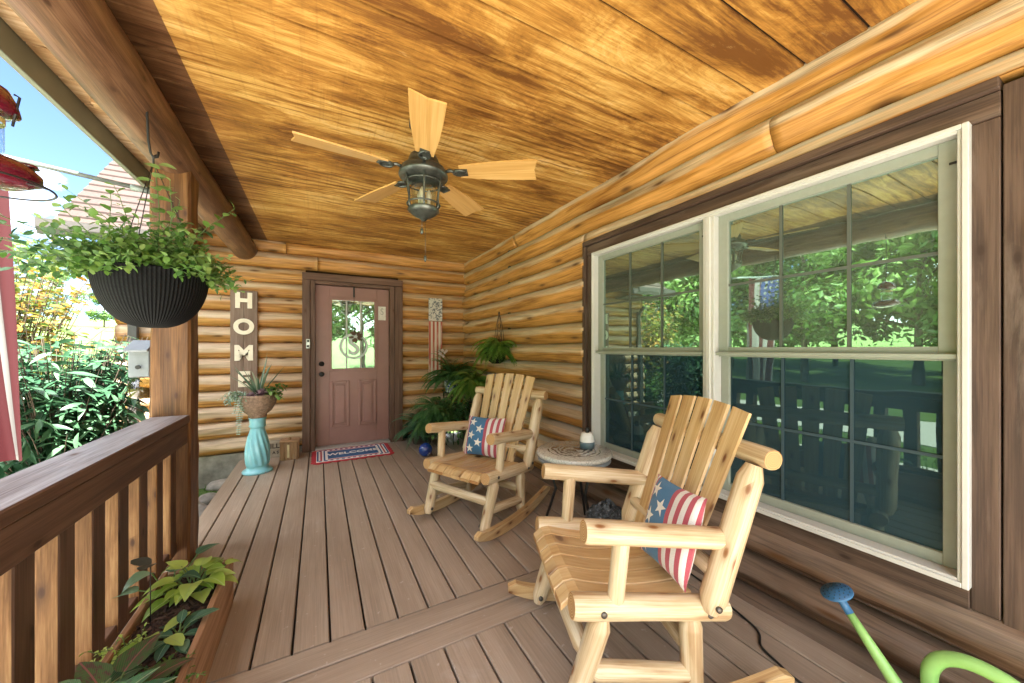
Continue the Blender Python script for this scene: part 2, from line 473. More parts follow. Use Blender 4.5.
M_soffit = ceiling_mat('soffit_ply', (.36, .20, .085), (.50, .32, .16), (.62, .44, .26), (.70, .53, .36))  # pale peach stands for daylight painted into the soffit colour

M_white = plain('white_vinyl', (.52, .52, .50), .35, var=.03, spec=.5)
M_sash = plain('sash_vinyl', (.27, .295, .25), .4, var=.04)
M_grid = plain('grid_bar', (.085, .10, .085), .5, var=.03)
M_grid_low = plain('screened_grid', (.032, .062, .078), .6, var=.03)
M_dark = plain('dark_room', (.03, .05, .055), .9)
M_screen = None
M_glass = glassmat('window_glass', (.30, .36, .33), .34, (.14, .17, .14), .58)
M_glass_low = glassmat('screen_glass', (.22, .30, .32), .02, (.022, .050, .066), .78)
M_glass_door = glassmat('door_glass', (.5, .5, .45), .50, (.5, .5, .45), .45)
M_door = plain('door_paint', (.30, .155, .135), .38, var=.05, scale=8)
M_black = plain('black_metal', (.02, .02, .02), .45, .3)
M_bronze = plain('aged_metal', (.10, .11, .10), .4, .75, var=.4, scale=18)
M_nickel = plain('nickel', (.5, .5, .5), .3, .9)
M_blade = wood('blade_wood', (.50, .27, .075), (.60, .35, .115), (.68, .42, .16), su=1.2, sv=30, rough=.4, knots=0, bump=.04)
M_cream = plain('cream_paint', (.78, .70, .55), .6, var=.05)
M_red = plain('red_fabric', (.42, .028, .04), .85, var=.12, scale=60)
M_wht_fab = plain('white_fabric', (.78, .75, .72), .9, var=.06, scale=80)
M_blue_fab = plain('blue_fabric', (.035, .10, .24), .9, var=.15, scale=80)
M_turq = plain('turquoise_glaze', (.22, .53, .62), .28, var=.10, scale=9, spec=.6)
M_basketbrown = plain('woven_brown', (.26, .17, .12), .8, var=.4, scale=45, bump=.6)
M_stone = plain('river_stone', (.30, .275, .245), .8, var=.35, scale=9, bump=.5)
M_soil = plain('mulch', (.045, .025, .018), .95, var=.6, scale=60, bump=1.0)
M_lime = plain('lime_plastic', (.27, .50, .15), .35, var=.04)
M_navy = plain('blue_plastic', (.035, .13, .27), .4, var=.1)
M_teal_gray = plain('slate_glaze', (.10, .15, .18), .45, var=.06)
M_ceramic = plain('white_ceramic', (.74, .73, .70), .35, var=.03)
M_wire = plain('rust_wire', (.10, .065, .045), .7, .4)
M_cable = plain('cable_black', (.012, .012, .012), .5)
M_fascia = plain('fascia_bounce_tint', (.17, .18, .13), .5, var=.08, scale=4)  # olive cast is grass bounce painted into the fascia colour
M_gutter = plain('gutter_brown', (.075, .068, .064), .45, var=.06)
M_ruby = NT('ruby_plastic'); M_ruby.base((.10, .003, .014)); M_ruby.set(Roughness=.16, Specular_IOR_Level=.7, Coat_Weight=.5); M_ruby = M_ruby.m
def clear_mat(name, col):
    t = NT(name)
    tr = t.node('ShaderNodeBsdfTransparent'); tr.inputs[0].default_value = (*col, 1)
    gl = t.node('ShaderNodeBsdfGlossy'); gl.inputs['Roughness'].default_value = .03
    lw = t.node('ShaderNodeLayerWeight'); lw.inputs['Blend'].default_value = .3
    mx = t.node('ShaderNodeMixShader'); t.link(t.math('MULTIPLY_ADD', lw.outputs['Facing'], .5, .06), mx.inputs[0])
    t.link(tr.outputs[0], mx.inputs[1]); t.link(gl.outputs[0], mx.inputs[2]); t.link(mx.outputs[0], t.out.inputs['Surface'])
    return t.m
M_clear = clear_mat('clear_glass', (.85, .93, .95))
M_amberjar = clear_mat('seed_jar', (.50, .44, .27))
M_graypl = plain('gray_plastic', (.20, .22, .24), .4, var=.12, scale=14)
M_seed = plain('seed_mix', (.30, .22, .10), .9, var=.6, scale=120)
M_polegray = plain('pole_metal', (.20, .23, .22), .4, .3)
M_bluewhite = None
def bluewhite():
    t = NT('blue_white_glaze')
    vo = t.noise(t.obj(), 38, 3)
    t.base(t.ramp(vo, [(.48, (.72, .74, .76)), (.53, (.05, .09, .35))])); t.set(Roughness=.25); return t.m
M_bluewhite = bluewhite()
def ballmat():
    t = NT('blue_globe')
    t.base(t.ramp(t.noise(t.obj(), 9, 4), [(.58, (.01, .05, .26)), (.66, (.65, .72, .8))])); t.set(Roughness=.12, Coat_Weight=.6); return t.m
M_ball = ballmat()
def weave():
    t = NT('black_weave')
    sx = t.node('ShaderNodeSeparateXYZ'); t.link(t.uv(1, 1), sx.inputs[0])
    a = t.math('SINE', t.math('MULTIPLY', sx.outputs[0], 2 * PI * 84)); b = t.math('SINE', t.math('MULTIPLY', sx.outputs[1], 2 * PI * 62))
    h = t.math('MULTIPLY', a, b)
    h2 = t.math('MULTIPLY_ADD', h, .35, a)
    t.base(t.ramp(h2, [(.0, (.004, .004, .0045)), (.9, (.011, .0115, .0125))])); t.set(Roughness=.75, Specular_IOR_Level=.12); t.bump(h2, .5, .004)
    return t.m
M_weave = weave()
def shingle():
    t = NT('shingles')
    br = t.node('ShaderNodeTexBrick'); br.inputs['Scale'].default_value = 1; br.inputs['Brick Width'].default_value = .30; br.inputs['Row Height'].default_value = .14
    br.inputs['Mortar Size'].default_value = .006; br.inputs['Color1'].default_value = (.036, .021, .017, 1); br.inputs['Color2'].default_value = (.054, .032, .026, 1); br.inputs['Mortar'].default_value = (.03, .02, .018, 1)
    t.link(t.uv(1, 1), br.inputs['Vector'])
    c = t.mix(.5, br.outputs['Color'], t.ramp(t.noise(t.uv(40, 40), 1, 4), [(.3, (.026, .015, .012)), (.7, (.062, .038, .032))]))
    t.base(c); t.set(Roughness=.9); t.bump(t.math('MULTIPLY_ADD', t.noise(t.uv(60, 60), 1, 2), .4, br.outputs['Fac']), .5, -.01)
    return t.m
M_shingle = shingle()
def tabletop():
    t = NT('mosaic_top')
    sx = t.node('ShaderNodeSeparateXYZ'); t.link(t.obj(), sx.inputs[0])
    r = t.math('SQRT', t.math('ADD', t.math('POWER', sx.outputs[0], 2), t.math('POWER', sx.outputs[1], 2)))
    vo = t.node('ShaderNodeTexVoronoi', feature='DISTANCE_TO_EDGE'); vo.inputs['Scale'].default_value = 34; t.link(t.obj(), vo.inputs['Vector'])
    w = t.node('ShaderNodeTexWave', wave_type='RINGS', rings_direction='Z'); w.inputs['Scale'].default_value = 7; w.inputs['Distortion'].default_value = 9; w.inputs['Detail'].default_value = 2; w.inputs['Detail Scale'].default_value = 2.2
    t.link(t.obj(), w.inputs['Vector'])
    sw = t.ramp(w.outputs['Fac'], [(.50, (.55, .55, .52)), (.60, (.17, .155, .135))])
    ring = t.ramp(t.math('DIVIDE', r, .27), [(.0, 1), (.60, 1), (.62, 0), (.66, 0), (.665, 1), (.70, 1), (.705, 0)], 'CONSTANT')
    c = t.mix(ring, (.60, .60, .57), sw)
    til = t.ramp(vo.outputs['Distance'], [(.02, .62), (.06, 1)])
    c = t.mix(1.0, c, til, 'MULTIPLY')
    t.base(c); t.set(Roughness=.16, Specular_IOR_Level=.6, Coat_Weight=.6, Coat_Roughness=.05)
    return t.m
M_top = tabletop()
def pillowmat():
    t = NT('flag_pillow')
    sx = t.node('ShaderNodeSeparateXYZ'); t.link(t.uv(1, 1), sx.inputs[0])
    u = sx.outputs[0]
    red, wht, blu = (.46, .085, .12), (.78, .74, .73), (.055, .18, .36)
    stripes = [(0, red), (.045, wht), (.075, red), (.11, blu), (.55, red), (.625, wht), (.70, red), (.77, wht), (.84, red), (.91, wht), (.97, red)]
    c = t.ramp(u, stripes, 'CONSTANT')
    wv = t.noise(t.uv(90, 90), 1, 2)
    c = t.mix(1.0, c, t.ramp(wv, [(.3, .82), (.7, 1.0)]), 'MULTIPLY')
    t.base(c); t.set(Roughness=.9); t.b.inputs['Sheen Weight'].default_value = .2; t.bump(wv, .4, .002)
    return t.m
M_pillow = pillowmat()
def flagmat():
    t = NT('flag_cloth')
    sx = t.node('ShaderNodeSeparateXYZ'); t.link(t.uv(1, 1), sx.inputs[0])
    red, wht = (.055, .003, .006), (.24, .23, .225)
    c = t.ramp(sx.outputs[0], [(i / 13, red if i % 2 == 0 else wht) for i in range(13)], 'CONSTANT')
    can = t.math('MULTIPLY', t.math('GREATER_THAN', sx.outputs[0], 6 / 13), t.math('LESS_THAN', sx.outputs[1], .4))
    st = t.node('ShaderNodeTexVoronoi'); st.inputs['Scale'].default_value = 1; st.inputs['Randomness'].default_value = 0; t.link(t.uv(13, 20), st.inputs['Vector'])
    c = t.mix(can, c, t.mix(t.math('LESS_THAN', st.outputs['Distance'], .25), (.02, .04, .16), wht))
    t.base(c); t.set(Roughness=.8)
    tr = t.node('ShaderNodeBsdfTranslucent'); t.link(c, tr.inputs['Color']); mx = t.node('ShaderNodeMixShader'); mx.inputs[0].default_value = .35
    t.link(t.b.outputs[0], mx.inputs[1]); t.link(tr.outputs[0], mx.inputs[2]); t.link(mx.outputs[0], t.out.inputs['Surface'])
    return t.m
M_flag = flagmat()
def lawnmat():
    t = NT('lawn')
    n = t.noise(t.obj(), 1.2, 6); f = t.noise(t.obj(), 40, 4)
    c = t.ramp(t.math('MULTIPLY_ADD', f, .5, t.math('MULTIPLY', n, .5)), [(.3, (.035, .075, .012)), (.5, (.085, .15, .028)), (.7, (.16, .22, .05))])
    t.base(c); t.set(Roughness=.9); t.bump(f, .6, .03); return t.m
M_lawn = lawnmat()
M_drive = plain('gravel_drive', (.60, .57, .53), .9, var=.2, scale=40, bump=.4)
L_LANCE = [(0, .12), (.2, .7), (.42, 1), (.7, .68), (1, .03)]
L_OVAL = [(0, .2), (.25, .85), (.5, 1), (.78, .75), (1, .08)]
L_HEART = [(0, .45), (.12, .95), (.3, 1), (.6, .66), (.85, .27), (1, .02)]
L_STRAP = [(0, .7), (.3, 1), (.6, .8), (.85, .45), (1, .03)]
L_SMALL = [(0, .25), (.5, 1), (1, .1)]
G_fern = leafmat('fern_leaf', (.06, .16, .06), (.12, .28, .095), (.22, .40, .16), rough=.45, trans=.45)
G_fern_l = leafmat('fern_leaf_light', (.09, .21, .035), (.18, .35, .06), (.30, .46, .11), rough=.45)
G_basket = leafmat('basket_leaf', (.05, .13, .025), (.115, .225, .04), (.27, .38, .12), rough=.45, trans=.35)
G_dark = leafmat('dark_leaf', (.035, .09, .03), (.06, .15, .05), (.11, .22, .08), rough=.3)
G_nandina = leafmat('long_leaf', (.025, .085, .042), (.05, .13, .065), (.09, .20, .10), rough=.42, trans=.22)
G_yellow = leafmat('yellow_leaf', (.06, .11, .02), (.20, .19, .03), (.34, .17, .035), rough=.45, trans=.4)
G_hosta = leafmat('hosta_leaf', (.20, .34, .04), (.34, .50, .08), (.48, .62, .16), rough=.35, trans=.35, vein=(.42, .55, .20))
G_hosta_b = leafmat('blue_hosta_leaf', (.05, .13, .08), (.10, .20, .13), (.17, .28, .18), rough=.35, trans=.3, vein=(.2, .33, .2))
G_calad = leafmat('caladium_leaf', (.04, .15, .07), (.09, .24, .11), (.16, .33, .16), rough=.35, trans=.28, vein=(.36, .46, .28), blotch=(.06, .12, .08))
G_calad_r = leafmat('red_caladium_leaf', (.03, .09, .03), (.06, .14, .05), (.11, .18, .08), rough=.35, trans=.28, vein=(.30, .12, .12), blotch=(.11, .07, .06))
G_succ = leafmat('pale_succulent', (.20, .30, .22), (.34, .42, .34), (.46, .50, .44), rough=.5, trans=.1)
G_purple = leafmat('purple_leaf', (.13, .07, .10), (.24, .15, .19), (.36, .25, .28), rough=.5, trans=.1)
G_agave = leafmat('spiky_leaf', (.07, .13, .08), (.16, .23, .15), (.32, .36, .26), rough=.45, trans=.15)
G_tree = leafmat('tree_leaf', (.04, .10, .02), (.10, .20, .04), (.20, .31, .08), rough=.5, trans=.35)
G_tree2 = leafmat('tree_leaf_light', (.07, .14, .025), (.14, .25, .045), (.25, .36, .10), rough=.5, trans=.35)
M_bark = plain('bark', (.10, .075, .055), .9, var=.4, scale=12, bump=.6)
M_stem = plain('stem_green', (.10, .17, .05), .6)

# ------------------------------------------------------------------ layout numbers
H_CAM = 1.30
D = 5.27            # seams of the back wall
WX = 2.02           # seams of the side wall
CZ = 2.60           # ceiling underside
DX0 = -.80          # outer edge of the deck
Y0 = -.8           # near end of the porch, out of view, cut short to admit light
PITCH = .185
SEAM0 = .075        # z of the lowest log's foot

# ------------------------------------------------------------------ deck
mb = MB()
def board(x0, x1, y0, y1, along):
    g = .0048; z = 0; ch = .004; t = random.random()
    ou, ov = random.uniform(0, 60), random.uniform(0, 60)
    if along == 'y':
        pr = [(x0 + g, -.03), (x0 + g, z - ch), (x0 + g + ch, z), (x1 - g - ch, z), (x1 - g, z - ch), (x1 - g, -.03)]
        A = [mb.vert((px, y0, pz), t) for px, pz in pr]; B = [mb.vert((px, y1, pz), t) for px, pz in pr]
        for i in range(5):
            mb.face((A[i], A[i + 1], B[i + 1], B[i])[::-1], [(ou, ov + pr[i][0]), (ou, ov + pr[i + 1][0]), (ou + y1 - y0, ov + pr[i + 1][0]), (ou + y1 - y0, ov + pr[i][0])][::-1], 0)
    else:
        pr = [(y0 + g, -.03), (y0 + g, z - ch), (y0 + g + ch, z), (y1 - g - ch, z), (y1 - g, z - ch), (y1 - g, -.03)]
        A = [mb.vert((x0, py, pz), t) for py, pz in pr]; B = [mb.vert((x1, py, pz), t) for py, pz in pr]
        for i in range(5):
            mb.face((A[i], A[i + 1], B[i + 1], B[i]), [(ou, ov + pr[i][0]), (ou, ov + pr[i + 1][0]), (ou + x1 - x0, ov + pr[i + 1][0]), (ou + x1 - x0, ov + pr[i][0])], 0)
    mb.face(A, [(0, 0)] * 6, 0); mb.face(B[::-1], [(0, 0)] * 6, 0)
xs = [DX0, -.69] + [.045 + .147 * k for k in range(-4, 14)]
xs = [x for x in xs if x < WX] + [WX + .05]
for a, b in zip(xs[:-1], xs[1:]): board(a, b, 1.79, D + .05, 'y')
board(DX0, WX + .05, 1.655, 1.788, 'x'); board(DX0, WX + .05, 1.518, 1.655, 'x')
xs = [DX0] + [.039 + .147 * k for k in range(-5, 14)]; xs = [x for x in xs if x < WX] + [WX + .05]
for a, b in zip(xs[:-1], xs[1:]): board(a, b, Y0, 1.515, 'y')
mb.box((.62, (Y0 + D) / 2, -.075), (2.85, D - Y0, .08), m=1)
mb.box((DX0 - .012, (Y0 + D) / 2, -.15), (.024, D - Y0, .26), m=0)
deck = mb.build('deck', [M_deck, M_cable]); tag(deck, kind='structure')

# ------------------------------------------------------------------ ceiling and soffit (stained grooved plywood, grooves across the porch)
mb = MB()
gy = 1.89 - .2155 * 13; 
ys = []
while gy < D + .3: ys.append(gy); gy += .2155
for a, b in zip(ys[:-1], ys[1:]):
    t = random.random()
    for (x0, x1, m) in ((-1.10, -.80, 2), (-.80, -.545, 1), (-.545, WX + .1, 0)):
        g = .006
        mb.quad((x0, a + g, CZ), (x0, b - g, CZ), (x1, b - g, CZ), (x1, a + g, CZ), m, t)
        mb.quad((x0, b - g, CZ), (x0, b - g, CZ + .012), (x1, b - g, CZ + .012), (x1, b - g, CZ), m, t)
        mb.quad((x0, a + g, CZ + .012), (x0, a + g, CZ), (x1, a + g, CZ), (x1, a + g, CZ + .012), m, t)
        mb.quad((x0, b - g, CZ + .012), (x0, b + g, CZ + .012), (x1, b + g, CZ + .012), (x1, b - g, CZ + .012), 3, t)
mb.box((.5, (ys[0] + ys[-1]) / 2, CZ + .07), (3.3, ys[-1] - ys[0], .1), m=3)
ceil = mb.build('ceiling', [M_ceil, M_ceil_dark, M_soffit, plain('groove', (.02, .009, .004), .9)]); tag(ceil, kind='structure')

# ------------------------------------------------------------------ log walls
def log_strip(mb, axis, s0, s1, plane, out, z0, course, pitch=PITCH, bulge=.075, m=0, seed=0, zmax=None, zmin=None, wobk=.3, zw=.012):
    """one log course, running along axis from s0 to s1; bulges towards out (+1/-1) from plane"""
    n = max(2, int(abs(s1 - s0) / .045)); K = 16
    rows = []
    ou = random.uniform(0, 80)
    for i in range(n + 1):
        s = s0 + (s1 - s0) * i / n
        row = []
        for k in range(K + 1):
            t = k / K
            a = 2 * t - 1
            pr = (1 - abs(a) ** 2.3) ** .62
            wob = 1 + wobk * mnoise.noise((s * 1.3 + seed, t * 2, seed * 1.7)) + wobk * .45 * mnoise.noise((s * 4.5 + seed, t * 4, 3)) + .16 * (abs(mnoise.noise((s * 9 + seed, t * 5, 8))) - .15)
            b = bulge * pr * wob
            z = z0 + t * pitch + zw * mnoise.noise((s * 1.1, round(z0 + t * pitch, 2) * 3.1, plane)) * (1 if .02 < t < .98 else 1)
            if zmax is not None and z > zmax: z = zmax
            if zmin is not None and z < zmin: z = zmin
            p = (s, plane + out * b, z) if axis == 'x' else (plane + out * b, s, z)
            row.append((mb.vert(p), (ou + s, (course + min(max(t, .002), .998)) * pitch)))
        rows.append(row)
    for i in range(n):
        for k in range(K):
            q = [rows[i][k], rows[i + 1][k], rows[i + 1][k + 1], rows[i][k + 1]]
            if (axis == 'x') == (out > 0): q = q[::-1]
            mb.face([x[0] for x in q], [x[1] for x in q], m, True)
    for row, fl in ((rows[0], 0), (rows[-1], 1)):
        mb.face([x[0] for x in (row if fl else row[::-1])], [x[1] for x in (row if fl else row[::-1])], m)
NC = 14
mb = MB()
for c in range(NC):
    z0 = SEAM0 + PITCH * c
    zm = 2.44 if False else None
    inside_door = z0 < 2.24
    if inside_door:
        cuts = [(-1.86, -.15), (.99, WX + .06)]
    else:
        j = random.uniform(-.6, .6); cuts = [(-1.86, j), (j + .004, WX + .06)]
    for a, b in cuts:
        log_strip(mb, 'x', a, b, D, -1, z0, c + 20 * random.randint(0, 9), seed=c * 7.3 + a)
mb.box((-1.0, D + .05, 1.35), (1.72, .06, 2.6), m=1); mb.box((1.5, D + .05, 1.35), (1.1, .06, 2.6), m=1); mb.box((.4, D + .05, 2.52), (1.3, .06, .5), m=1)
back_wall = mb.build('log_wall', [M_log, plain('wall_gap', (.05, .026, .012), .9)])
tag(back_wall, 'honey coloured log wall around the brown front door at the porch end', 'wall')

mb = MB()
for c in range(NC):
    z0 = SEAM0 + PITCH * c - .02
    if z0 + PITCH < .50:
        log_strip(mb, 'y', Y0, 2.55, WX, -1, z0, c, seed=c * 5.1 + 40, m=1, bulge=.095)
        log_strip(mb, 'y', 2.554, D - .01, WX, -1, z0, c, seed=c * 5.1 + 60, bulge=.08)
    elif z0 < 2.05:
        log_strip(mb, 'y', 2.35, D - .01, WX, -1, z0, c + 20 * random.randint(0, 9), seed=c * 5.1 + 80, bulge=.08)
    else:
        j = (.95, 3.6, 2.5)[c % 3]
        zc = 2.187 if z0 < 2.15 else None
        if zc: j = 2.36
        log_strip(mb, 'y', Y0, j, WX, -1, z0, c, seed=c * 5.1 + 90, bulge=.065, wobk=.35, zw=.018, zmin=zc)
        log_strip(mb, 'y', j + .003, D - .01, WX, -1, z0, c + 20, seed=c * 5.1 + 90, bulge=.065, wobk=.35, zw=.018)
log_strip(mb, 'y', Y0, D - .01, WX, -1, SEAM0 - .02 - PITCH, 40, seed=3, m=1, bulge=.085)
mb.box((WX + .05, 3.85, 1.35), (.06, 2.98, 2.7), m=2); mb.box((WX + .05, .25, .2), (.06, 4.3, .5), m=2); mb.box((WX + .05, .25, 2.4), (.06, 4.3, .46), m=2)
mb.box((WX + .05, -.85, 1.3), (.06, 2.28, 1.75), m=2)
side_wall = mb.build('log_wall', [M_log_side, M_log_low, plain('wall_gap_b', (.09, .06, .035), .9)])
tag(side_wall, 'amber log wall with pale chinking around the wide double window', 'wall')

# dark interior behind the side window, and behind the front door
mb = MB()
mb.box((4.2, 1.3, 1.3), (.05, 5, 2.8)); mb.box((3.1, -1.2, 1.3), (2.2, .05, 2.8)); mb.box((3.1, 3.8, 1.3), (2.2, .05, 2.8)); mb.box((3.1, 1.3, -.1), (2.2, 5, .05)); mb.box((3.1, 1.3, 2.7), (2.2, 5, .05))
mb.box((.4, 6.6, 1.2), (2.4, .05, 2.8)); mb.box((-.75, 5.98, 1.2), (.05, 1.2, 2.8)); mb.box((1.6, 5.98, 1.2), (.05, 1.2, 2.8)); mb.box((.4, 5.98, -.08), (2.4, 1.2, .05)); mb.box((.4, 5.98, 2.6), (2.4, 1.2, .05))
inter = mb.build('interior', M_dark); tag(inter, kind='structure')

# plank panel right of the window (casing of the next opening)
mb = MB()
for (a, b) in ((.274, .085), (.082, -.11), (-.113, -.4)):
    mb.box((1.985, (a + b) / 2, 1.28), (.05, abs(a - b) - .003, 1.76), grain=2, bev=.003)
pl = mb.build('plank_cladding', M_casing); tag(pl, 'dark brown vertical plank cladding right of the double window', 'cladding')

# ------------------------------------------------------------------ double window
win = thing('double_window', 'white framed double hung window pair with dark brown plank casing', 'window', (1.969, 1.29, .49))
def wloc(o, p=None): return o
def wb(name, items, mats, parent, bev=.002, fn=None):
    m_ = MB()
    for (x, y0, y1, z0, z1, dx) in items:
        m_.box((x - 1.969, (y0 + y1) / 2 - 1.29, (z0 + z1) / 2 - .49), (dx, abs(y1 - y0), abs(z1 - z0)), bev=bev)
    if fn: fn(m_)
    return m_.build(name, mats, parent)
wb('casing', [(1.985, .277, 2.367, 2.062, 2.145, .05), (1.973, .277, 2.367, 2.148, 2.185, .07), (1.985, .277, .339, .41, 2.06, .05), (1.985, 2.234, 2.325, .41, 2.06, .05), (1.973, 2.328, 2.367, .41, 2.145, .07), (1.985, .34, 2.232, .30, .487, .05), (1.978, .275, 2.36, .268, .298, .075)], M_casing, win, bev=.003)
F = .021
fy0, fy1, fz0, fz1 = .342, 2.231, .49, 2.06
my0, my1 = 1.225, 1.29
wb('frame', [(1.982, fy0, fy0 + F, fz0, fz1, .10), (1.982, fy1 - F, fy1, fz0, fz1, .10), (1.982, fy0 + F, fy1 - F, fz1 - F, fz1, .10), (1.982, fy0 + F, fy1 - F, fz0, fz0 + F, .10),
             (1.964, fy0 - .006, fy0 + .010, fz0 - .006, fz1 + .006, .08), (1.964, fy1 - .010, fy1 + .006, fz0 - .006, fz1 + .006, .08), (1.964, fy0 + .010, fy1 - .010, fz1 - .010, fz1 + .006, .08), (1.964, fy0 + .010, fy1 - .010, fz0 - .006, fz0 + .012, .08)], M_white, win)
wb('mullion', [(1.982, my0, my1, fz0 + F, fz1 - F, .10), (1.964, my0 + .02, my1 - .02, fz0 + F, fz1 - F, .08)], M_white, win)
zm = 1.275
for (a, b) in ((fy0 + F, my0), (my1, fy1 - F)):
    for up in (1, 0):
        z0, z1 = (zm - .02, fz1 - F) if up else (fz0 + F, zm + .02)
        x = 1.985 if up else 2.008
        S = .052 if up else .045
        e = 0
        # jamb strips
        sh = wb('sash', [(x, a, a + S + e, z0, z1, .024), (x, b - S, b, z0, z1, .024), (x, a + S + e, b - S, z1 - S * .8, z1, .024), (x, a + S + e, b - S, z0, z0 + S, .024)] + ([(1.958, a, b, zm - .012, zm + .006, .03)] if up else []), M_sash, win)
        g = MB(); ya, yb_ = a + S + e - .004, b - S + .004
        g.quad(*[(x + .004 - 1.969, yy - 1.29, zz - .49) for yy, zz in ((yb_, z0 + S), (ya, z0 + S), (ya, z1 - S * .8), (yb_, z1 - S * .8))], uv=((0, 0), (1, 0), (1, 1), (0, 1)))
        g.build('pane', M_glass if up else M_glass_low, sh)
        mu = MB()
        for k in (1, 2):
            yy = ya + (yb_ - ya) * k / 3
            mu.box((x - .001 - 1.969, yy - 1.29, (z0 + z1) / 2 - .49), (.004, .012, z1 - z0 - .06))
        mu.box((x - .0015 - 1.969, (ya + yb_) / 2 - 1.29, (z0 + z1) / 2 - .49), (.005, yb_ - ya, .012))
        mu.build('muntin_grid', M_grid if up else M_grid_low, sh)
        if up:
            lt = MB()
            lt.box((1.957 - 1.969, a + .012 - 1.29, 1.95 - .49), (.004, .02, .008)); lt.build('latch', M_black, sh)

# ------------------------------------------------------------------ front door
DO = thing('front_door', 'maroon brown front door with half glass and wide brown casing', 'door', (.413, D - .02, 0))
def db(name, items, mats, parent=DO, bev=.003):
    m_ = MB()
    for (x0, x1, y0, y1, z0, z1) in items:
        m_.box(((x0 + x1) / 2 - .413, (y0 + y1) / 2 - (D - .02), (z0 + z1) / 2), (abs(x1 - x0), abs(y1 - y0), abs(z1 - z0)), bev=bev)
    return m_.build(name, mats, parent)
yf = D - .10
M_dcase = wood('door_casing', (.075, .038, .026), (.135, .072, .05), (.20, .115, .085), su=1.2, sv=18, rough=.55, knots=.2, bump=.3)
db('casing', [(-.185, -.10, yf, D + .02, 0, 2.165), (-.185, 1.036, yf - .004, D + .02, 2.168, 2.255), (.93, 1.036, yf, D + .02, 0, 2.165), (-.098, -.045, yf + .02, D + .10, 0, 2.165), (.87, .928, yf + .02, D + .10, 0, 2.165), (-.043, .868, yf + .02, D + .10, 2.125, 2.166)], M_dcase)
yd = D + .015
db('threshold', [(-.04, .866, D - .12, D + .06, 0, .028)], plain('threshold_metal', (.42, .41, .39), .4, .3))
gx0, gx1, gz0, gz1 = .15, .677, 1.035, 1.94
slab = db('slab', [(-.042, gx0 - .03, yd, yd + .045, .03, 2.122), (gx1 + .03, .867, yd, yd + .045, .03, 2.122), (gx0 - .03, gx1 + .03, yd, yd + .045, .03, gz0 - .03), (gx0 - .03, gx1 + .03, yd, yd + .045, gz1 + .03, 2.122)], M_door)
tr = db('glass_trim', [(gx0 - .035, gx0, yd - .014, yd + .02, gz0 - .035, gz1 + .035), (gx1, gx1 + .035, yd - .014, yd + .02, gz0 - .035, gz1 + .035), (gx0, gx1, yd - .014, yd + .02, gz1, gz1 + .035), (gx0, gx1, yd - .014, yd + .02, gz0 - .035, gz0)], M_door, slab)
g = MB(); g.quad(*[(x - .413, yd + .012 - (D - .02), z) for x, z in ((gx0, gz0), (gx1, gz0), (gx1, gz1), (gx0, gz1))]); g.build('pane', M_glass_door, slab)
db('muntin_grid', [(gx0 + (gx1 - gx0) / 3 - .010, gx0 + (gx1 - gx0) / 3 + .010, yd + .004, yd + .010, gz0, gz1), (gx0 + (gx1 - gx0) * 2 / 3 - .010, gx0 + (gx1 - gx0) * 2 / 3 + .010, yd + .004, yd + .010, gz0, gz1)], M_white, slab, bev=.001)
for (a, b) in ((.135, .36), (.475, .70)):
    z0, z1 = .26, .87
    db('panel', [(a, a + .03, yd - .016, yd + .004, z0, z1), (b - .03, b, yd - .016, yd + .004, z0, z1), (a + .03, b - .03, yd - .016, yd + .004, z1 - .03, z1), (a + .03, b - .03, yd - .016, yd + .004, z0, z0 + .03), (a + .055, b - .055, yd - .014, yd + .004, z0 + .055, z1 - .055)], M_door, slab, bev=.006)
for zz, nm in ((1.10, 'deadbolt'), (.965, 'door_knob')):
    k = MB(); ax = rotm('X', PI / 2)
    k.lathe([(.030, 0), (.033, .006), (.026, .012), (.016, .018), (.014, .03)] + ([(.027, .038), (.03, .05), (.024, .062), (.0, .066)] if nm == 'door_knob' else [(.018, .034), (.0, .036)]), (.03 - .413, yd - (D - .02), zz), 20, axis=ax)
    k.build(nm, M_black, slab)
# over-door hook and metal monogram
hang = thing('door_hanger', 'round pale metal monogram S hanging from a black hook on the door glass', 'door decoration', (.415, yd - .02, 1.3))
m_ = MB(); m_.box((0, .002, .80), (.02, .004, .22)); m_.box((0, -.006, .69), (.02, .014, .006)); m_.build('hook', M_black, hang)
M_mono = plain('galvanised', (.46, .50, .48), .45, .4, var=.15, scale=12)
m_ = MB(); cz = .03
m_.lathe([(.145, -.004), (.175, -.004), (.175, .004), (.145, .004), (.145, -.004)], (0, -.012, cz), 48, axis=rotm('X', PI / 2), closed=False, smooth=False)
m_.build('ring', M_mono, hang)
m_ = MB(); m_.tube([(0, -.012, cz + .172), (0, -.010, .36), (0, -.008, .70)], .0025, 6); m_.build('cord', M_black, hang)
def text_mesh(name, s, size, mats, parent, M, thick=.002, bold=.0, sx=1.0):
    cu = bpy.data.curves.new(name, 'FONT'); cu.body = s; cu.size = size; cu.align_x = 'CENTER'; cu.align_y = 'CENTER'; cu.extrude = thick; cu.offset = bold; cu.resolution_u = 6
    tmp = bpy.data.objects.new(name + '_tmp', cu)
    dg = bpy.context.evaluated_depsgraph_get()
    me = bpy.data.meshes.new_from_object(tmp)
    me.transform(Matrix.Diagonal((sx, 1, 1, 1))); me.transform(M); me.materials.clear(); me.materials.append(mats)
    o = bpy.data.objects.new(name, me); COL.objects.link(o); o.parent = parent
    bpy.data.objects.remove(tmp); bpy.data.curves.remove(cu)
    return o
UP = Matrix.Rotation(PI / 2, 4, 'X')      # text facing -y
text_mesh('monogram', 'S', .36, M_mono, hang, Matrix.Translation((0, -.012, cz)) @ UP, .003, .006, .9)
m_ = MB()
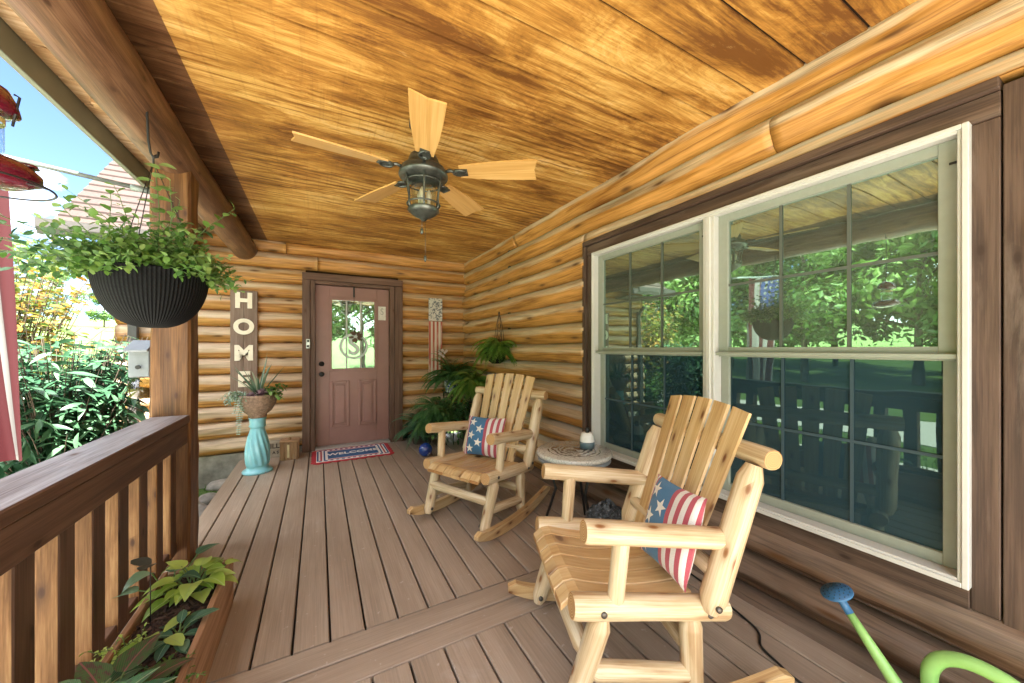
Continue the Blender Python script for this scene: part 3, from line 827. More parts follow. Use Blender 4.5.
for k in range(9):
    a = k * 2.4
    m_.leaf((.02 + .02 * math.cos(a), -.022, cz + .13 + .02 * math.sin(a)), (math.cos(a), -.2, math.sin(a) * 1.2), (0, -1, 0), .07, .035, L_OVAL, .3, .2, random.random())
m_.build('bow', plain('brown_ribbon', (.10, .055, .035), .8), hang)
no = thing('door_notice', 'small white notice card on the upper right of the brown door', 'sign', (.775, yd - .004, 1.79))
m_ = MB(); m_.box((0, 0, 0), (.10, .004, .19)); m_.build('card', plain('card_white', (.75, .72, .68), .6), no)
text_mesh('lettering', 'S', .13, plain('card_ink', (.42, .40, .38), .7), no, Matrix.Translation((0, -.003, .02)) @ UP, .0005, 0, .8)
bell = thing('doorbell', 'white and black doorbell on the left casing of the door', 'doorbell', (-.12, yf - .012, 1.36))
m_ = MB(); m_.box((0, 0, 0), (.045, .024, .12), bev=.008); m_.build('body', M_nickel, bell)
m_ = MB(); m_.lathe([(.012, 0), (.013, .004), (0, .005)], (0, -.012, .033), 16, axis=rotm('X', PI / 2)); m_.build('lens', M_black, bell); m_ = MB(); m_.lathe([(.014, 0), (.014, .004), (0, .005)], (0, -.012, -.030), 16, axis=rotm('X', PI / 2)); m_.build('button', M_black, bell)

# ------------------------------------------------------------------ HOME sign, flag plank sign
sg = thing('home_sign', 'tall brown plank sign with cream letters HOME on log wall', 'sign', (-.769, D - .105, 1.375))
m_ = MB()
for k in range(2): m_.box((-.0645 + .129 * k, 0, 0), (.127, .022, 1.20), grain=2, bev=.002)
m_.build('plank', M_sign, sg)
for k, ch in enumerate('HOME'):
    text_mesh('letter', ch, .235, M_cream, sg, Matrix.Translation((0, -.017, .475 - k * .305)) @ UP, .006, .011, 1.02)
fs = thing('flag_sign', 'narrow whitewashed plank sign with floral top and red stripes', 'sign', (1.505, D - .10, 1.44))
m_ = MB(); m_.box((0, 0, -.17), (.20, .02, .85), grain=2, bev=.002)
def stripes_mat():
    t = NT('plank_stripes'); sx = t.node('ShaderNodeSeparateXYZ'); t.link(t.obj(), sx.inputs[0])
    f = t.math('FRACT', t.math('MULTIPLY_ADD', sx.outputs[0], 17.5, .25))
    c = t.ramp(f, [(0, (.68, .62, .55)), (.5, (.48, .11, .075))], 'CONSTANT')
    c = t.mix(t.ramp(t.noise(t.obj((20, 20, 3)), 1, 6), [(.5, 0), (.65, .6)]), c, (.70, .62, .54)); t.base(c); t.set(Roughness=.8); return t.m
def floral_mat():
    t = NT('plank_floral'); n = t.noise(t.obj(), 22, 3, .5, 1.2)
    t.base(t.ramp(n, [(.42, (.16, .18, .21)), (.5, (.62, .60, .56)), (.6, (.70, .68, .64))])); t.set(Roughness=.8); return t.m
m_.build('striped_plank', stripes_mat(), fs)
m_ = MB(); m_.box((0, -.001, .43), (.20, .02, .33), grain=2, bev=.002); m_.build('floral_plank', floral_mat(), fs)

# ------------------------------------------------------------------ doormat
mat_ = thing('doormat', 'red white and blue WELCOME doormat with scalloped red edge', 'doormat', (.372, 4.86, 0))
W, Hh = .90, .60
m_ = MB(); pts = []
def scal(a, b, n, nx, ny):
    for i in range(n):
        for k in range(5):
            s = (i + k / 5) / n
            bu = abs(math.sin(PI * k / 5)) * .03
            pts.append(Vector((a[0] + (b[0] - a[0]) * s + nx * bu, a[1] + (b[1] - a[1]) * s + ny * bu, .002)))
w2, h2 = W / 2 - .025, Hh / 2 - .025
scal((-w2, -h2), (w2, -h2), 9, 0, -1); scal((w2, -h2), (w2, h2), 6, 1, 0); scal((w2, h2), (-w2, h2), 9, 0, 1); scal((-w2, h2), (-w2, -h2), 6, -1, 0)
m_.prism(pts, (0, 0, 0), (0, 0, .008)); m_.build('backing', M_red, mat_)
def rug(name, w, h, z, mt, x=0, y=0):
    q = MB(); q.box((x, y, z), (w, h, .003)); return q.build(name, mt, mat_)
rug('white_field', .80, .50, .0115, M_wht_fab)
q = MB()
for sx_ in (-1, 1):
    for k in range(3): q.box((sx_ * (.385 - k * .035), 0, .0135), (.016, .44, .004), m=k % 2)
for k in range(13):
    for sy_ in (-1, 1): q.box((-.36 + k * .06, sy_ * .225, .0137), (.03, .022, .004), m=0)
for sy_ in (-1, 1): q.box((0, sy_ * .19, .0138), (.56, .014, .004), m=1)
q.build('border_pattern', [M_blue_fab, M_red], mat_)
rug('centre_panel', .56, .32, .0145, M_blue_fab)
text_mesh('lettering', 'WELCOME', .125, M_wht_fab, mat_, Matrix.Translation((0, 0, .0175)), .0012, .003, .95 * 1.0)

# ------------------------------------------------------------------ plants helpers
def rnd(a, b): return random.uniform(a, b)
def fern(mb, c, n, L, droop=1.5, up=.9, az=(0, 2 * PI), leaf=.035, tint=(.2, .8), wl=.34):
    for i in range(n):
        a = rnd(*az); l = L * rnd(.55, 1.1); e = rnd(up * .25, up * 1.45)
        d = Vector((math.cos(a) * math.cos(e), math.sin(a) * math.cos(e), math.sin(e)))
        pts = [Vector(c)]; K = 16; t = rnd(*tint)
        side = Vector((-math.sin(a), math.cos(a), 0))
        tw = rnd(-.4, .4)
        for k in range(K):
            pts.append(pts[-1] + d * (l / K))
            d = (d + Vector((0, 0, -1)) * (droop * .11 * (1 + k / K)) + side * tw * .03).normalized()
        mb.tube(pts, .0025, 4, 0, t * .6, .0008, cap=False)
        for k in range(2, K + 1):
            s = k / K
            w = leaf * (1.6 * math.sin(PI * min(1, (s * .92 + .08))) ** .7 + .12)
            dd = (pts[k] - pts[k - 1]).normalized()
            for sub in (0, .5):
                p = pts[k - 1].lerp(pts[k], sub)
                for sg_ in (-1, 1):
                    sd = side * sg_ + dd * .35 + Vector((0, 0, rnd(-.25, .05)))
                    mb.leaf(p, sd, Vector((0, 0, 1)) + dd * .2, w, w * wl, L_SMALL, .4, .1, min(1, max(0, t + rnd(-.12, .12))))
def leafy(mb, c, n, L, leafL, leafW, prof=L_OVAL, up=.6, per=9, az=(0, 2 * PI), droop=.5, tint=(.1, .9), spread=.03, start=.2, stem=.0022, bend=.5):
    for i in range(n):
        a = rnd(*az); l = L * rnd(.5, 1.15); e = up * rnd(.3, 1.4)
        d = Vector((math.cos(a) * math.cos(e), math.sin(a) * math.cos(e), math.sin(e)))
        p = Vector(c) + Vector((rnd(-1, 1), rnd(-1, 1), 0)) * spread
        pts = [p]; K = 8; t = rnd(*tint)
        for k in range(K):
            p = p + d * (l / K); pts.append(p)
            d = (d + Vector((rnd(-.15, .15), rnd(-.15, .15), -droop * .22))).normalized()
        mb.tube(pts, stem, 4, 1, .3, stem * .5, cap=False)
        for k in range(per):
            s = start + (1 - start) * k / max(1, per - 1)
            x = s * K; j = min(K - 1, int(x)); q = pts[j].lerp(pts[j + 1], x - j)
            dd = (pts[j + 1] - pts[j]).normalized()
            ph = k * 2.4 + i
            o = dd.orthogonal().normalized(); o2 = dd.cross(o)
            ld = (o * math.cos(ph) + o2 * math.sin(ph)) + dd * .55 + Vector((0, 0, .1))
            sc = rnd(.65, 1.15) * (1 - .35 * max(0, s - .6))
            mb.leaf(q, ld, Vector((rnd(-.3, .3), rnd(-.3, .3), 1)), leafL * sc, leafW * sc, prof, bend * rnd(.3, 1.4), .2, min(1, max(0, t + rnd(-.2, .2))))

# ------------------------------------------------------------------ pedestal with planter bowl
ped = thing('pedestal', 'turquoise glazed pedestal with twisted fluting standing on the deck', 'pedestal', (-.572, 4.62, 0))
m_ = MB()
def tw(an, z, r): 
    k = max(0, min(1, (z - .075) / .03)) * max(0, min(1, (.44 - z) / .05))
    return r * (1 + k * .055 * math.sin(an * 12 + z * 22))
prof = [(.135, 0), (.138, .012), (.13, .025), (.105, .032), (.10, .05), (.094, .07)]
for i in range(31):
    z = .075 + .39 * i / 30; s = i / 30
    prof.append((.062 + .046 * math.sin(PI * .66 * (1 - s)), z))
prof += [(.068, .47), (.078, .485), (.07, .50), (.072, .54), (.08, .57), (.0, .572)]
m_.lathe(prof, (0, 0, 0), 72, twist=tw); ped_body = m_.build('column', M_turq, ped)
bowl = thing('bowl_planter', 'brown woven bowl planter on the turquoise pedestal', 'planter', (-.572, 4.62, .573))
m_ = MB(); m_.lathe([(.075, 0), (.085, .015), (.08, .03), (.125, .07), (.165, .14), (.178, .22), (.182, .245), (.170, .245), (.155, .20)], (0, 0, 0), 40, closed=True); m_.build('bowl', M_basketbrown, bowl)
m_ = MB(); m_.lathe([(0, .205), (.155, .20)], (0, 0, 0), 24, closed=False); m_.build('soil', M_soil, bowl)
bz = .573 + .2
ag = MB()
for k in range(17):
    a = k * 2.399; e = rnd(.75, 1.4)
    ag.leaf((0, 0, 0), (math.cos(a) * math.cos(e), math.sin(a) * math.cos(e), math.sin(e)), (-math.cos(a), -math.sin(a), .6), rnd(.28, .52), .026, L_STRAP, rnd(-.1, .6), .35, random.random())
tag(ag.build('spiky_plant', G_agave, loc=(-.56, 4.64, bz)), 'grey green spiky grass plant rising from the brown bowl', 'plant')
pu = MB()
for c, n_ in (((.03, -.09, .03), 16), ((-.06, -.11, .0), 13), ((.09, -.06, .02), 12)):
    for k in range(n_):
        a = k * 2.399; e = .25 + 1.1 * (1 - k / n_)
        pu.leaf(c, (math.cos(a) * math.cos(e), math.sin(a) * math.cos(e), math.sin(e)), (0, 0, 1), .085 - .003 * k * 0, .042, L_OVAL, -.2, .3, random.random())
tag(pu.build('succulent', G_purple, loc=(-.56, 4.62, bz)), 'dusty purple rosette succulents at the front of the bowl', 'plant')
tr_ = MB()
leafy(tr_, (-.12, -.06, .03), 26, .2, .035, .018, L_OVAL, up=.5, per=10, az=(PI * .6, PI * 1.55), droop=1.3, start=.1)
for k in range(3):
    p = Vector((-.15 + .03 * k, -.12, .03)); pts = [p]
    for j in range(16): p = p + Vector((-.004 + rnd(-.006, .006), rnd(-.006, .004), -.024)); pts.append(p)
    pts = pts[:8 + 5 * k]
    tr_.tube(pts, .0015, 4, 1, .5, cap=False)
    for q in pts[1:]:
        for s_ in (-1, 1): tr_.leaf(q, (s_, rnd(-.5, .5), -.3), (0, -1, .3), .022, .013, L_OVAL, .2, .2, random.random())
tag(tr_.build('trailing_plant', [G_succ, M_stem], loc=(-.572, 4.62, bz + .02)), 'pale trailing succulent spilling over the left rim of the bowl', 'plant')
lg = MB(); leafy(lg, (.09, -.03, .03), 22, .17, .05, .032, L_OVAL, up=.7, per=8, az=(-1.3, .9), droop=.6)
tag(lg.build('leafy_plant', [G_basket, M_stem], loc=(-.572, 4.62, bz)), 'bright green leafy plant on the right side of the bowl', 'plant')

# wooden bin and lettered plank on the deck by the wall
bx = thing('wooden_bin', 'small slatted wooden bin with pale front stripe beside the door casing', 'bin', (-.305, 5.0, 0))
m_ = MB()
for k in range(5):
    m_.box((-.064 + .032 * k, -.08, .10), (.030, .016, .20), grain=2, bev=.002)
    m_.box((-.064 + .032 * k, .08, .10), (.030, .016, .20), grain=2, bev=.002)
for k in range(4):
    for s_ in (-1, 1): m_.box((s_ * .088, -.05 + .034 * k, .10), (.016, .032, .20), grain=2, bev=.002)
m_.build('body', M_box, bx)
m_ = MB(); m_.box((0, 0, .21), (.20, .185, .02), bev=.004); m_.lathe([(.012, 0), (.016, .02), (.0, .03)], (0, 0, .22), 16); m_.build('lid', M_box, bx)
m_ = MB(); m_.box((-.01, -.0895, .105), (.022, .004, .15)); m_.build('front_strip', plain('strip_pale', (.70, .62, .38), .5), bx)
vs = thing('lettered_plank', 'weathered plank with dark letters leaning on the wall behind the bin', 'sign', (-.50, 5.13, .10))
m_ = MB(); m_.box((0, 0, 0), (.36, .02, .20), rotm('X', -.12), bev=.002); m_.build('plank', wood('gray_plank', (.24, .18, .14), (.36, .29, .23), (.46, .39, .32), rough=.8, knots=.2), vs)
TM = Matrix.Rotation(-.12, 4, 'X')
text_mesh('lettering', 'VILLE', .078, plain('sign_ink', (.06, .04, .03), .8), vs, TM @ Matrix.Translation((.03, -.0115, .03)) @ UP, .0008, .002, 1.0)
text_mesh('small_lettering', 'A S S', .045, plain('sign_ink_b', (.06, .04, .03), .8), vs, TM @ Matrix.Translation((.06, -.0115, -.045)) @ UP, .0008, .002, 1.0)

# ------------------------------------------------------------------ fern corner
def pot(name, label, loc, r, h, mt, rim=True):
    o = thing(name, label, 'plant pot', loc)
    q = MB(); q.lathe([(r * .68, 0), (r * .7, .01), (r * .95, h * .8), (r * 1.0, h * .82), (r * 1.04, h * .84), (r * 1.04, h), (r * .92, h), (r * .9, h * .9)], (0, 0, 0), 28); q.build('body', mt, o)
    q = MB(); q.lathe([(0, h * .9), (r * .9, h * .9)], (0, 0, 0), 20, closed=False); q.build('soil', M_soil, o)
    return o
def plant_stand(label, loc, h, r):
    o = thing('plant_stand', label, 'plant stand', loc)
    for k in range(3):
        a = k * 2 * PI / 3 + .4
        q = MB(); q.tube([(math.cos(a) * r * 1.1, math.sin(a) * r * 1.1, 0), (math.cos(a) * r * .7, math.sin(a) * r * .7, h * .5), (math.cos(a) * r, math.sin(a) * r, h - .012)], .007, 6); q.build('leg', M_black, o)
    q = MB(); q.lathe([(0, h - .012), (r, h - .012), (r, h), (0, h)], (0, 0, 0), 24); q.build('top', M_black, o)
    return o
M_terra = plain('dark_pot', (.07, .05, .04), .7)
plant_stand('black three legged stand holding the tall fern in the corner', (1.62, 4.78, 0), .70, .12)
pot('plant_pot', 'blue and white patterned pot on the tall black stand', (1.62, 4.78, .70), .115, .20, M_bluewhite)
f1 = MB(); fern(f1, (0, 0, 0), 95, .55, .95, 1.0, leaf=.034)
tag(f1.build('fern', G_fern, loc=(1.62, 4.76, .88)), 'dark green fern in the blue and white pot by the striped plank', 'fern')
plant_stand('low black stand under the bushy fern next to the front door', (1.38, 4.62, 0), .20, .13)
pot('plant_pot', 'dark round pot on the low stand among ferns', (1.38, 4.62, .20), .14, .2, M_terra)
f2 = MB(); fern(f2, (0, 0, 0), 150, .50, 1.15, .95, leaf=.036)
tag(f2.build('fern', G_fern, loc=(1.38, 4.62, .38)), 'wide bushy fern in the middle of the corner plants', 'fern')
pot('plant_pot', 'dark pot on the deck beside the door casing', (1.22, 4.95, 0), .13, .2, M_terra)
f3 = MB(); fern(f3, (0, 0, 0), 75, .50, .9, 1.0, leaf=.034)
tag(f3.build('fern', leafmat('fern_blue', (.05, .14, .075), (.11, .25, .14), (.20, .36, .21), trans=.45), loc=(1.22, 4.93, .19)), 'blue green fern with ladder like fronds nearest the door', 'fern')
pot('plant_pot', 'dark pot on the deck in the corner behind the chair', (1.78, 4.45, 0), .14, .24, M_terra)
f4 = MB(); leafy(f4, (0, 0, 0), 80, .62, .07, .04, L_OVAL, up=1.0, per=11, droop=.55, spread=.08)
tag(f4.build('leafy_plant', [G_dark, M_stem], loc=(1.72, 4.5, .22)), 'bushy dark green plant in the corner behind the far chair', 'plant')
f5 = MB(); fern(f5, (0, 0, 0), 100, .50, 1.2, .9, leaf=.032)
tag(f5.build('fern', G_fern_l, loc=(1.78, 4.38, .80)), 'bright yellow green fern spilling along the side wall', 'fern')
st2 = plant_stand('tall black stand behind the far chair holding the bright fern', (1.84, 4.42, 0), .60, .11)
pot('plant_pot', 'dark pot on the stand under the bright fern', (1.84, 4.42, .60), .11, .19, M_terra)
for k in range(2): pass
fl = MB()
for k in range(14):
    a = rnd(0, 6.28); p = Vector((.05 * math.cos(a), .05 * math.sin(a), rnd(-.03, .06)))
    for j in range(5): fl.leaf(p, (math.cos(j * 1.26), -.3, math.sin(j * 1.26)), (0, -1, .2), .022, .018, L_OVAL, .2, .1, random.random())
tag(fl.build('flower_cluster', plain('pale_petals', (.62, .52, .52), .7), loc=(1.50, 4.80, 1.22)), 'cluster of pale pink flowers against the striped plank', 'flowers')
gb = MB(); pr_ = [(.082 * math.sin(PI * i / 20), .082 - .082 * math.cos(PI * i / 20)) for i in range(21)]
gb.lathe(pr_, (0, 0, 0), 36, closed=False)
tag(gb.build('gazing_ball', M_ball, loc=(1.13, 4.30, 0)), 'shiny blue glass ball with white patches on the deck', 'ball')
ds = MB(); ds.lathe([(0, .0), (.09, 0), (.13, .02), (.14, .035), (.128, .035), (.09, .014), (0, .012)], (0, 0, 0), 32, closed=False)
tag(ds.build('plant_saucer', plain('aqua_glaze', (.38, .58, .64), .3), loc=(1.30, 3.62, 0)), 'pale aqua saucer on the deck behind the far chair', 'saucer')

# wall planter with wire obelisk
wp = thing('wall_planter', 'wire wall planter with pointed arch trellis on the side log wall', 'wall planter', (1.93, 3.88, 1.26))
q = MB(); q.lathe([(.05, -.14), (.10, -.10), (.14, -.02), (.15, .03), (.14, .03), (.1, -.05)], (-.06, 0, 0), 20); q.build('liner', M_weave, wp)
q = MB()
for s_ in (-1, 1):
    for sc in (1, .55):
        pts = [(-.02, s_ * .13 * sc * (1 - (k / 10) ** 2.2), .03 + .43 * k / 10) for k in range(11)]
        q.tube(pts, .004, 5)
for k in range(3):
    cpt = Vector((-.02, 0, .11 + .10 * k)); rr = .05 - .01 * k
    q.tube([cpt + Vector((0, rr * math.cos(a * .5236), rr * math.sin(a * .5236))) for a in range(12)], .003, 5, closed=True)
q.lathe([(.010, 0), (.014, .015), (.0, .04)], (-.02, 0, .45), 10)
q.build('trellis', M_wire, wp)
f6 = MB(); fern(f6, (0, 0, 0), 90, .44, 1.2, .8, leaf=.028)
tag(f6.build('fern', G_fern_l, loc=(1.86, 3.80, 1.27)), 'light green fern filling the wire wall planter', 'fern')

# ------------------------------------------------------------------ rocking chairs
CH = dict(wr=.285, zrf=.415, zrb=.356, xrf=.278, xrb=-.276, wa=.304, zaf=.675, zab=.617, xaf=.242, xab=-.277, xpb=-.207, zpb=.423, xpt=-.374, zpt=.864, wp=.304,
          xc=-.395, zc=.911, wc=.355, xs=-.419, zs=1.053, ws=.259, zsm=1.079, xft=.19, zft=.354, zrt=.316, xfb=.289, zfb=.101, zrbm=.077, xrt=-.152, xrbm=-.164,
          xsf=.252, zsf=.247, zss1=.175, zss2=.133, xss1=.195, xss2=-.132, xas=.085, xasb=.104)
def make_chair(label, loc, rz):
    c = CH
    t = thing('rocking_chair', label, 'rocking chair', loc, rz, 'log rocking chairs on the porch')
    P2 = [M_pine, M_pine_end, M_bolt]
    def lg(name, p0, p1, r0, r1=None, taper=0, bolts=(), **kw):
        q = MB(); q.log(p0, p1, r0, r1, taper=taper, **kw)
        o = q.build(name, P2, t)
        for (bp, ax, sgn) in bolts:
            q = MB(); q.lathe([(.011, -.004), (.011, .004), (.006, .006), (0, .006)], bp, 12, 0, axis=ax); q.build('bolt', M_bolt, o)
        return o
    for s in (1, -1):
        y = s * c['wr']; ya = s * c['wa']; yp = s * c['wp']
        out = rotm('X', -PI / 2 * s)
        # side rail: reaches from ahead of the legs to behind the post
        def rz_(x): return c['zrb'] + (c['zrf'] - c['zrb']) * (x - c['xrb']) / (c['xrf'] - c['xrb'])
        lg('side_rail', (c['xrf'] + .012, y, rz_(c['xrf'] + .012)), (c['xrb'] - .012, y, rz_(c['xrb'] - .012)), .043, .041, wob=.05,
           bolts=[((c['xft'] - .0, y + s * .042, rz_(c['xft'])), out, s), ((c['xrt'] - .05, y + s * .041, rz_(c['xrt'] - .05)), out, s)])
        lg('leg', (c['xft'] - .01, y, c['zft'] + .02), (c['xfb'], s * .272, c['zfb'] - .062), .041, .036, taper=.035, bolts=[((c['xfb'] - .008, s * .272 - s * .037, c['zfb'] - .02), rotm('X', PI / 2 * s), s)])
        lg('leg', (c['xrt'], y, c['zrt'] + .03), (c['xrbm'] - .005, s * .272, c['zrbm'] - .05), .040, .038, taper=.04)
        lg('armrest', (c['xaf'] + .012, ya, c['zaf'] + .004), (c['xab'] - .03, ya, c['zab'] - .004), .040, .038, wob=.06)
        lg('arm_support', (c['xas'] + .03, s * .30, c['zaf'] - .02), (c['xasb'] + .03, s * .29, c['zrf'] + .005), .031, .029, wob=.04)
        lg('back_post', (c['xpb'] + .006, yp + s * .015, c['zpb'] - .05), (c['xpt'] - .004, yp + s * .015, c['zpt'] + .018), .045, .043, taper=.05, wob=.06, bolts=[((c['xpb'], yp + s * .058, c['zpb'] - .015), out, s)])
        lg('stretcher', (c['xss1'] + .03, s * .28, c['zss1'] + .01), (c['xss2'] - .02, s * .28, c['zss2'] - .005), .033, .031, taper=.02)
        # rocker: bent plank outside the legs
        q = MB(); top = []; bot = []
        for k in range(25):
            x = -.515 + .945 * k / 24
            zb = .001 + .33 * (x - .02) ** 2 + (.018 * max(0, (x - .33) / .1) if x > .33 else 0)
            hgt = .072 - .018 * abs((x + .04) / .47) ** 2
            if k == 24: hgt *= .45
            if k == 0: hgt *= .5
            bot.append(Vector((x, 0, zb))); top.append(Vector((x, 0, zb + hgt)))
        pts = bot + top[::-1]
        y0_, y1_ = s * .308, s * .346
        A = [q.vert((p.x, y0_, p.z)) for p in pts]; B = [q.vert((p.x, y1_, p.z)) for p in pts]
        n = len(pts); N2 = 25; o_ = rnd(0, 40)
        for k in range(N2 - 1):
            for V, fl_ in ((A, s > 0), (B, s < 0)):
                f_ = (V[k], V[k + 1], V[n - 2 - k], V[n - 1 - k]); uv_ = [(o_ + pts[j].x, o_ + pts[j].z) for j in (k, k + 1, n - 2 - k, n - 1 - k)]
                q.face(f_ if fl_ else f_[::-1], uv_ if fl_ else uv_[::-1], 0)
        for k in range(n):
            j = (k + 1) % n
            f_ = (A[k], B[k], B[j], A[j]); uv_ = [(o_ + pts[k].x, o_), (o_ + pts[k].x, o_ + .04), (o_ + pts[j].x, o_ + .04), (o_ + pts[j].x, o_)]
            q.face(f_ if s < 0 else f_[::-1], uv_ if s < 0 else uv_[::-1], 0)
        q.build('rocker', [M_slat], t)
    lg('stretcher', (c['xsf'] - .012, -.285, c['zsf']), (c['xsf'] - .012, .285, c['zsf'] - .005), .033, .031, taper=.05)
    lg('stretcher', (-.155, -.285, .215), (-.155, .285, .215), .031, .030, taper=.05)
    lg('top_rail', (c['xc'] - .015, -c['wc'] - .012, c['zc']), (c['xc'] - .015, c['wc'] + .012, c['zc']), .037, .038, wob=.05)
    lg('lower_back_rail', (-.235, -.30, .50), (-.235, .30, .50), .030, .030)
    lg('seat_support', (.225, -.27, .392), (.225, .27, .392), .026, .026)
    lg('seat_support', (-.13, -.27, .345), (-.13, .27, .345), .026, .026)
    # seat slats, front to back, rolled over the front edge
    prof = []
    for k in range(15):
        x = .318 - .50 * k / 14
        z = .452 - .055 * ((.318 - x) / .5) - .03 * math.sin(PI * min(1, (.318 - x) / .5)) 
        if x > .24: z -= 9.0 * (x - .24) ** 2
        prof.append((x, z))
    ns = 6; wtot = .50
    for i in range(ns):
        y0_ = -wtot / 2 + wtot * i / ns + .003; y1_ = -wtot / 2 + wtot * (i + 1) / ns - .003
        q = MB(); o_ = rnd(0, 50); rows = []
        dy = .006 * rnd(-1, 1)
        for (x, z) in prof:
            rows.append([q.vert((x + dy * .6, yy, z + dz)) for (yy, dz) in ((y0_, -.022), (y0_, -.003), (y0_ + .003, 0), (y1_ - .003, 0), (y1_, -.003), (y1_, -.022))])
        for k in range(len(rows) - 1):
            for j in range(6):
                j2 = (j + 1) % 6
                uv_ = [(o_ + prof[k][0], o_ + .018 * j), (o_ + prof[k][0], o_ + .018 * (j + 1)), (o_ + prof[k + 1][0], o_ + .018 * (j + 1)), (o_ + prof[k + 1][0], o_ + .018 * j)]
                q.face((rows[k][j], rows[k][j2], rows[k + 1][j2], rows[k + 1][j]), uv_, 0, j in (0, 2, 3, 5) and False)
        q.face(rows[0][::-1], [(o_, o_)] * 6, 1); q.face(rows[-1], [(o_, o_)] * 6, 1)
        q.build('seat_slat', [M_slat, M_pine_end], t)
    # back slats, fanned, tops on a gentle arc
    xb0, zb0 = -.175, .395
    wb_, wt_ = .42, 2 * c['ws'] + .02
    for i in range(5):
        q = MB(); o_ = rnd(0, 50)
        a0 = -wb_ / 2 + wb_ * i / 5 + .009; a1 = -wb_ / 2 + wb_ * (i + 1) / 5 - .009
        b0 = -wt_ / 2 + wt_ * i / 5 + .013; b1 = -wt_ / 2 + wt_ * (i + 1) / 5 - .013
        def zt(y): return c['zsm'] - (c['zsm'] - c['zs']) * (y / c['ws']) ** 2
        rows = []
        for k in range(7):
            s_ = k / 6
            ya0, ya1 = a0 + (b0 - a0) * s_, a1 + (b1 - a1) * s_
            for (yy, zz) in ((ya0, None), (ya1, None)): pass
            z_l = zb0 + (zt(b0) - zb0) * s_; z_r = zb0 + (zt(b1) - zb0) * s_
            x_ = xb0 + (c['xs'] - xb0) * s_
            th = .013; nx, nz = .95, .31
            fr = [(x_ + nx * th * .5, ya0, z_l + nz * th * .5), (x_ + nx * th * .5, ya1, z_r + nz * th * .5), (x_ - nx * th * .5, ya1, z_r - nz * th * .5), (x_ - nx * th * .5, ya0, z_l - nz * th * .5)]
            rows.append([q.vert(p) for p in fr])
        for k in range(6):
            u0, u1 = o_ + .115 * k, o_ + .115 * (k + 1)
            for j, (v0, v1) in enumerate(((0, .09), (.09, .11), (.11, .2), (.2, .22))):
                j2 = (j + 1) % 4
                q.face((rows[k][j], rows[k][j2], rows[k + 1][j2], rows[k + 1][j]), [(u0, o_ + v0), (u0, o_ + v1), (u1, o_ + v1), (u1, o_ + v0)], 0)
        q.face(rows[0][::-1], [(o_, o_)] * 4, 1); q.face(rows[-1], [(o_, o_)] * 4, 1)
        q.build('back_slat', [M_slat, M_pine_end], t)
    return t
chair1 = make_chair('pale log rocking chair nearest the camera in front of the window', (1.134, 1.155, 0), 2.787)
chair2 = dup(chair1, (1.115, 2.611, 0), 3.617, 'pale log rocking chair farther back near the corner ferns')

# pillows
def make_pillow(label, loc, M, w=.335, h=.335):
    t = thing('pillow', label, 'pillow', loc, 0, 'flag pillows on the rocking chairs')
    def S(u, v, off=0):
        a, b = 2 * u - 1, 2 * v - 1
        f = max(0, (1 - abs(a) ** 2.6)) ** .55 * max(0, (1 - abs(b) ** 2.6)) ** .55
        th = .046 * f
        pin = 1 - .06 * (1 - abs(a) ** 2) * abs(b) ** 3; pin2 = 1 - .06 * (1 - abs(b) ** 2) * abs(a) ** 3
        wr = .004 * mnoise.noise((u * 5, v * 5, 1)) * f
        return a * w / 2 * pin2, b * h / 2 * pin, th + wr + off
    N = 22; q = MB()
    for side in (1, -1):
        g = [[q.vert(M @ Vector((S(i / N, j / N)[0], S(i / N, j / N)[1], side * S(i / N, j / N)[2]))) for j in range(N + 1)] for i in range(N + 1)]
        for i in range(N):
            for j in range(N):
                f_ = (g[i][j], g[i + 1][j], g[i + 1][j + 1], g[i][j + 1]); uv_ = [(i / N, j / N), ((i + 1) / N, j / N), ((i + 1) / N, (j + 1) / N), (i / N, (j + 1) / N)]
                q.face(f_ if side > 0 else f_[::-1], uv_ if side > 0 else uv_[::-1], 0, True)
    cov = q.build('cover', M_pillow, t)
    for (cu, cv) in ((.215, .84), (.215, .50), (.215, .16), (.435, .67), (.435, .33)):
        q = MB(); rot = rnd(-.25, .25)
        pts = []
        for k in range(10):
            r_ = .118 if k % 2 == 0 else .047
            a = PI / 2 + k * PI / 5 + rot
            pts.append((cu + r_ * math.cos(a), cv + r_ * math.sin(a)))
        cc = q.vert(M @ Vector(S(cu, cv, .0035)))
        vs_ = [q.vert(M @ Vector(S(min(max(a, .02), .98), min(max(b, .02), .98), .003))) for a, b in pts]
        for k in range(10): q.face((cc, vs_[k], vs_[(k + 1) % 10]), [(0, 0)] * 3, 0, True)
        q.build('star', M_wht_fab, cov)
    return t
def chair_pt(ch, p):
    X, Y, T = ch; c_, s_ = math.cos(T), math.sin(T)
    return Vector((X + c_ * p[0] - s_ * p[1], Y + s_ * p[0] + c_ * p[1], p[2]))
def pillow_on(ch, TL, TR, BR, BL, label, push=.04):
    a, b, c_, d = [chair_pt(ch, p) for p in (TL, TR, BR, BL)]
    cen = (a + b + c_ + d) / 4
    ux = ((b - a) + (c_ - d)).normalized(); vy = ((a - d) + (b - c_)); vy = (vy - ux * vy.dot(ux)).normalized()
    n = ux.cross(vy)
    cam = Vector((0, 0, H_CAM))
    if n.dot(cam - cen) < 0: n = -n
    w = ((b - a).length + (c_ - d).length) / 2; h = ((a - d).length + (b - c_).length) / 2
    M = Matrix((ux, vy, n)).transposed()
    return make_pillow(label, cen, M, w, h)
pillow_on((1.134, 1.155, 2.787), (-.215, -.055, .725), (-.215, .285, .765), (-.115, .320, .435), (-.115, .005, .43), 'stars and stripes pillow on the near rocking chair')
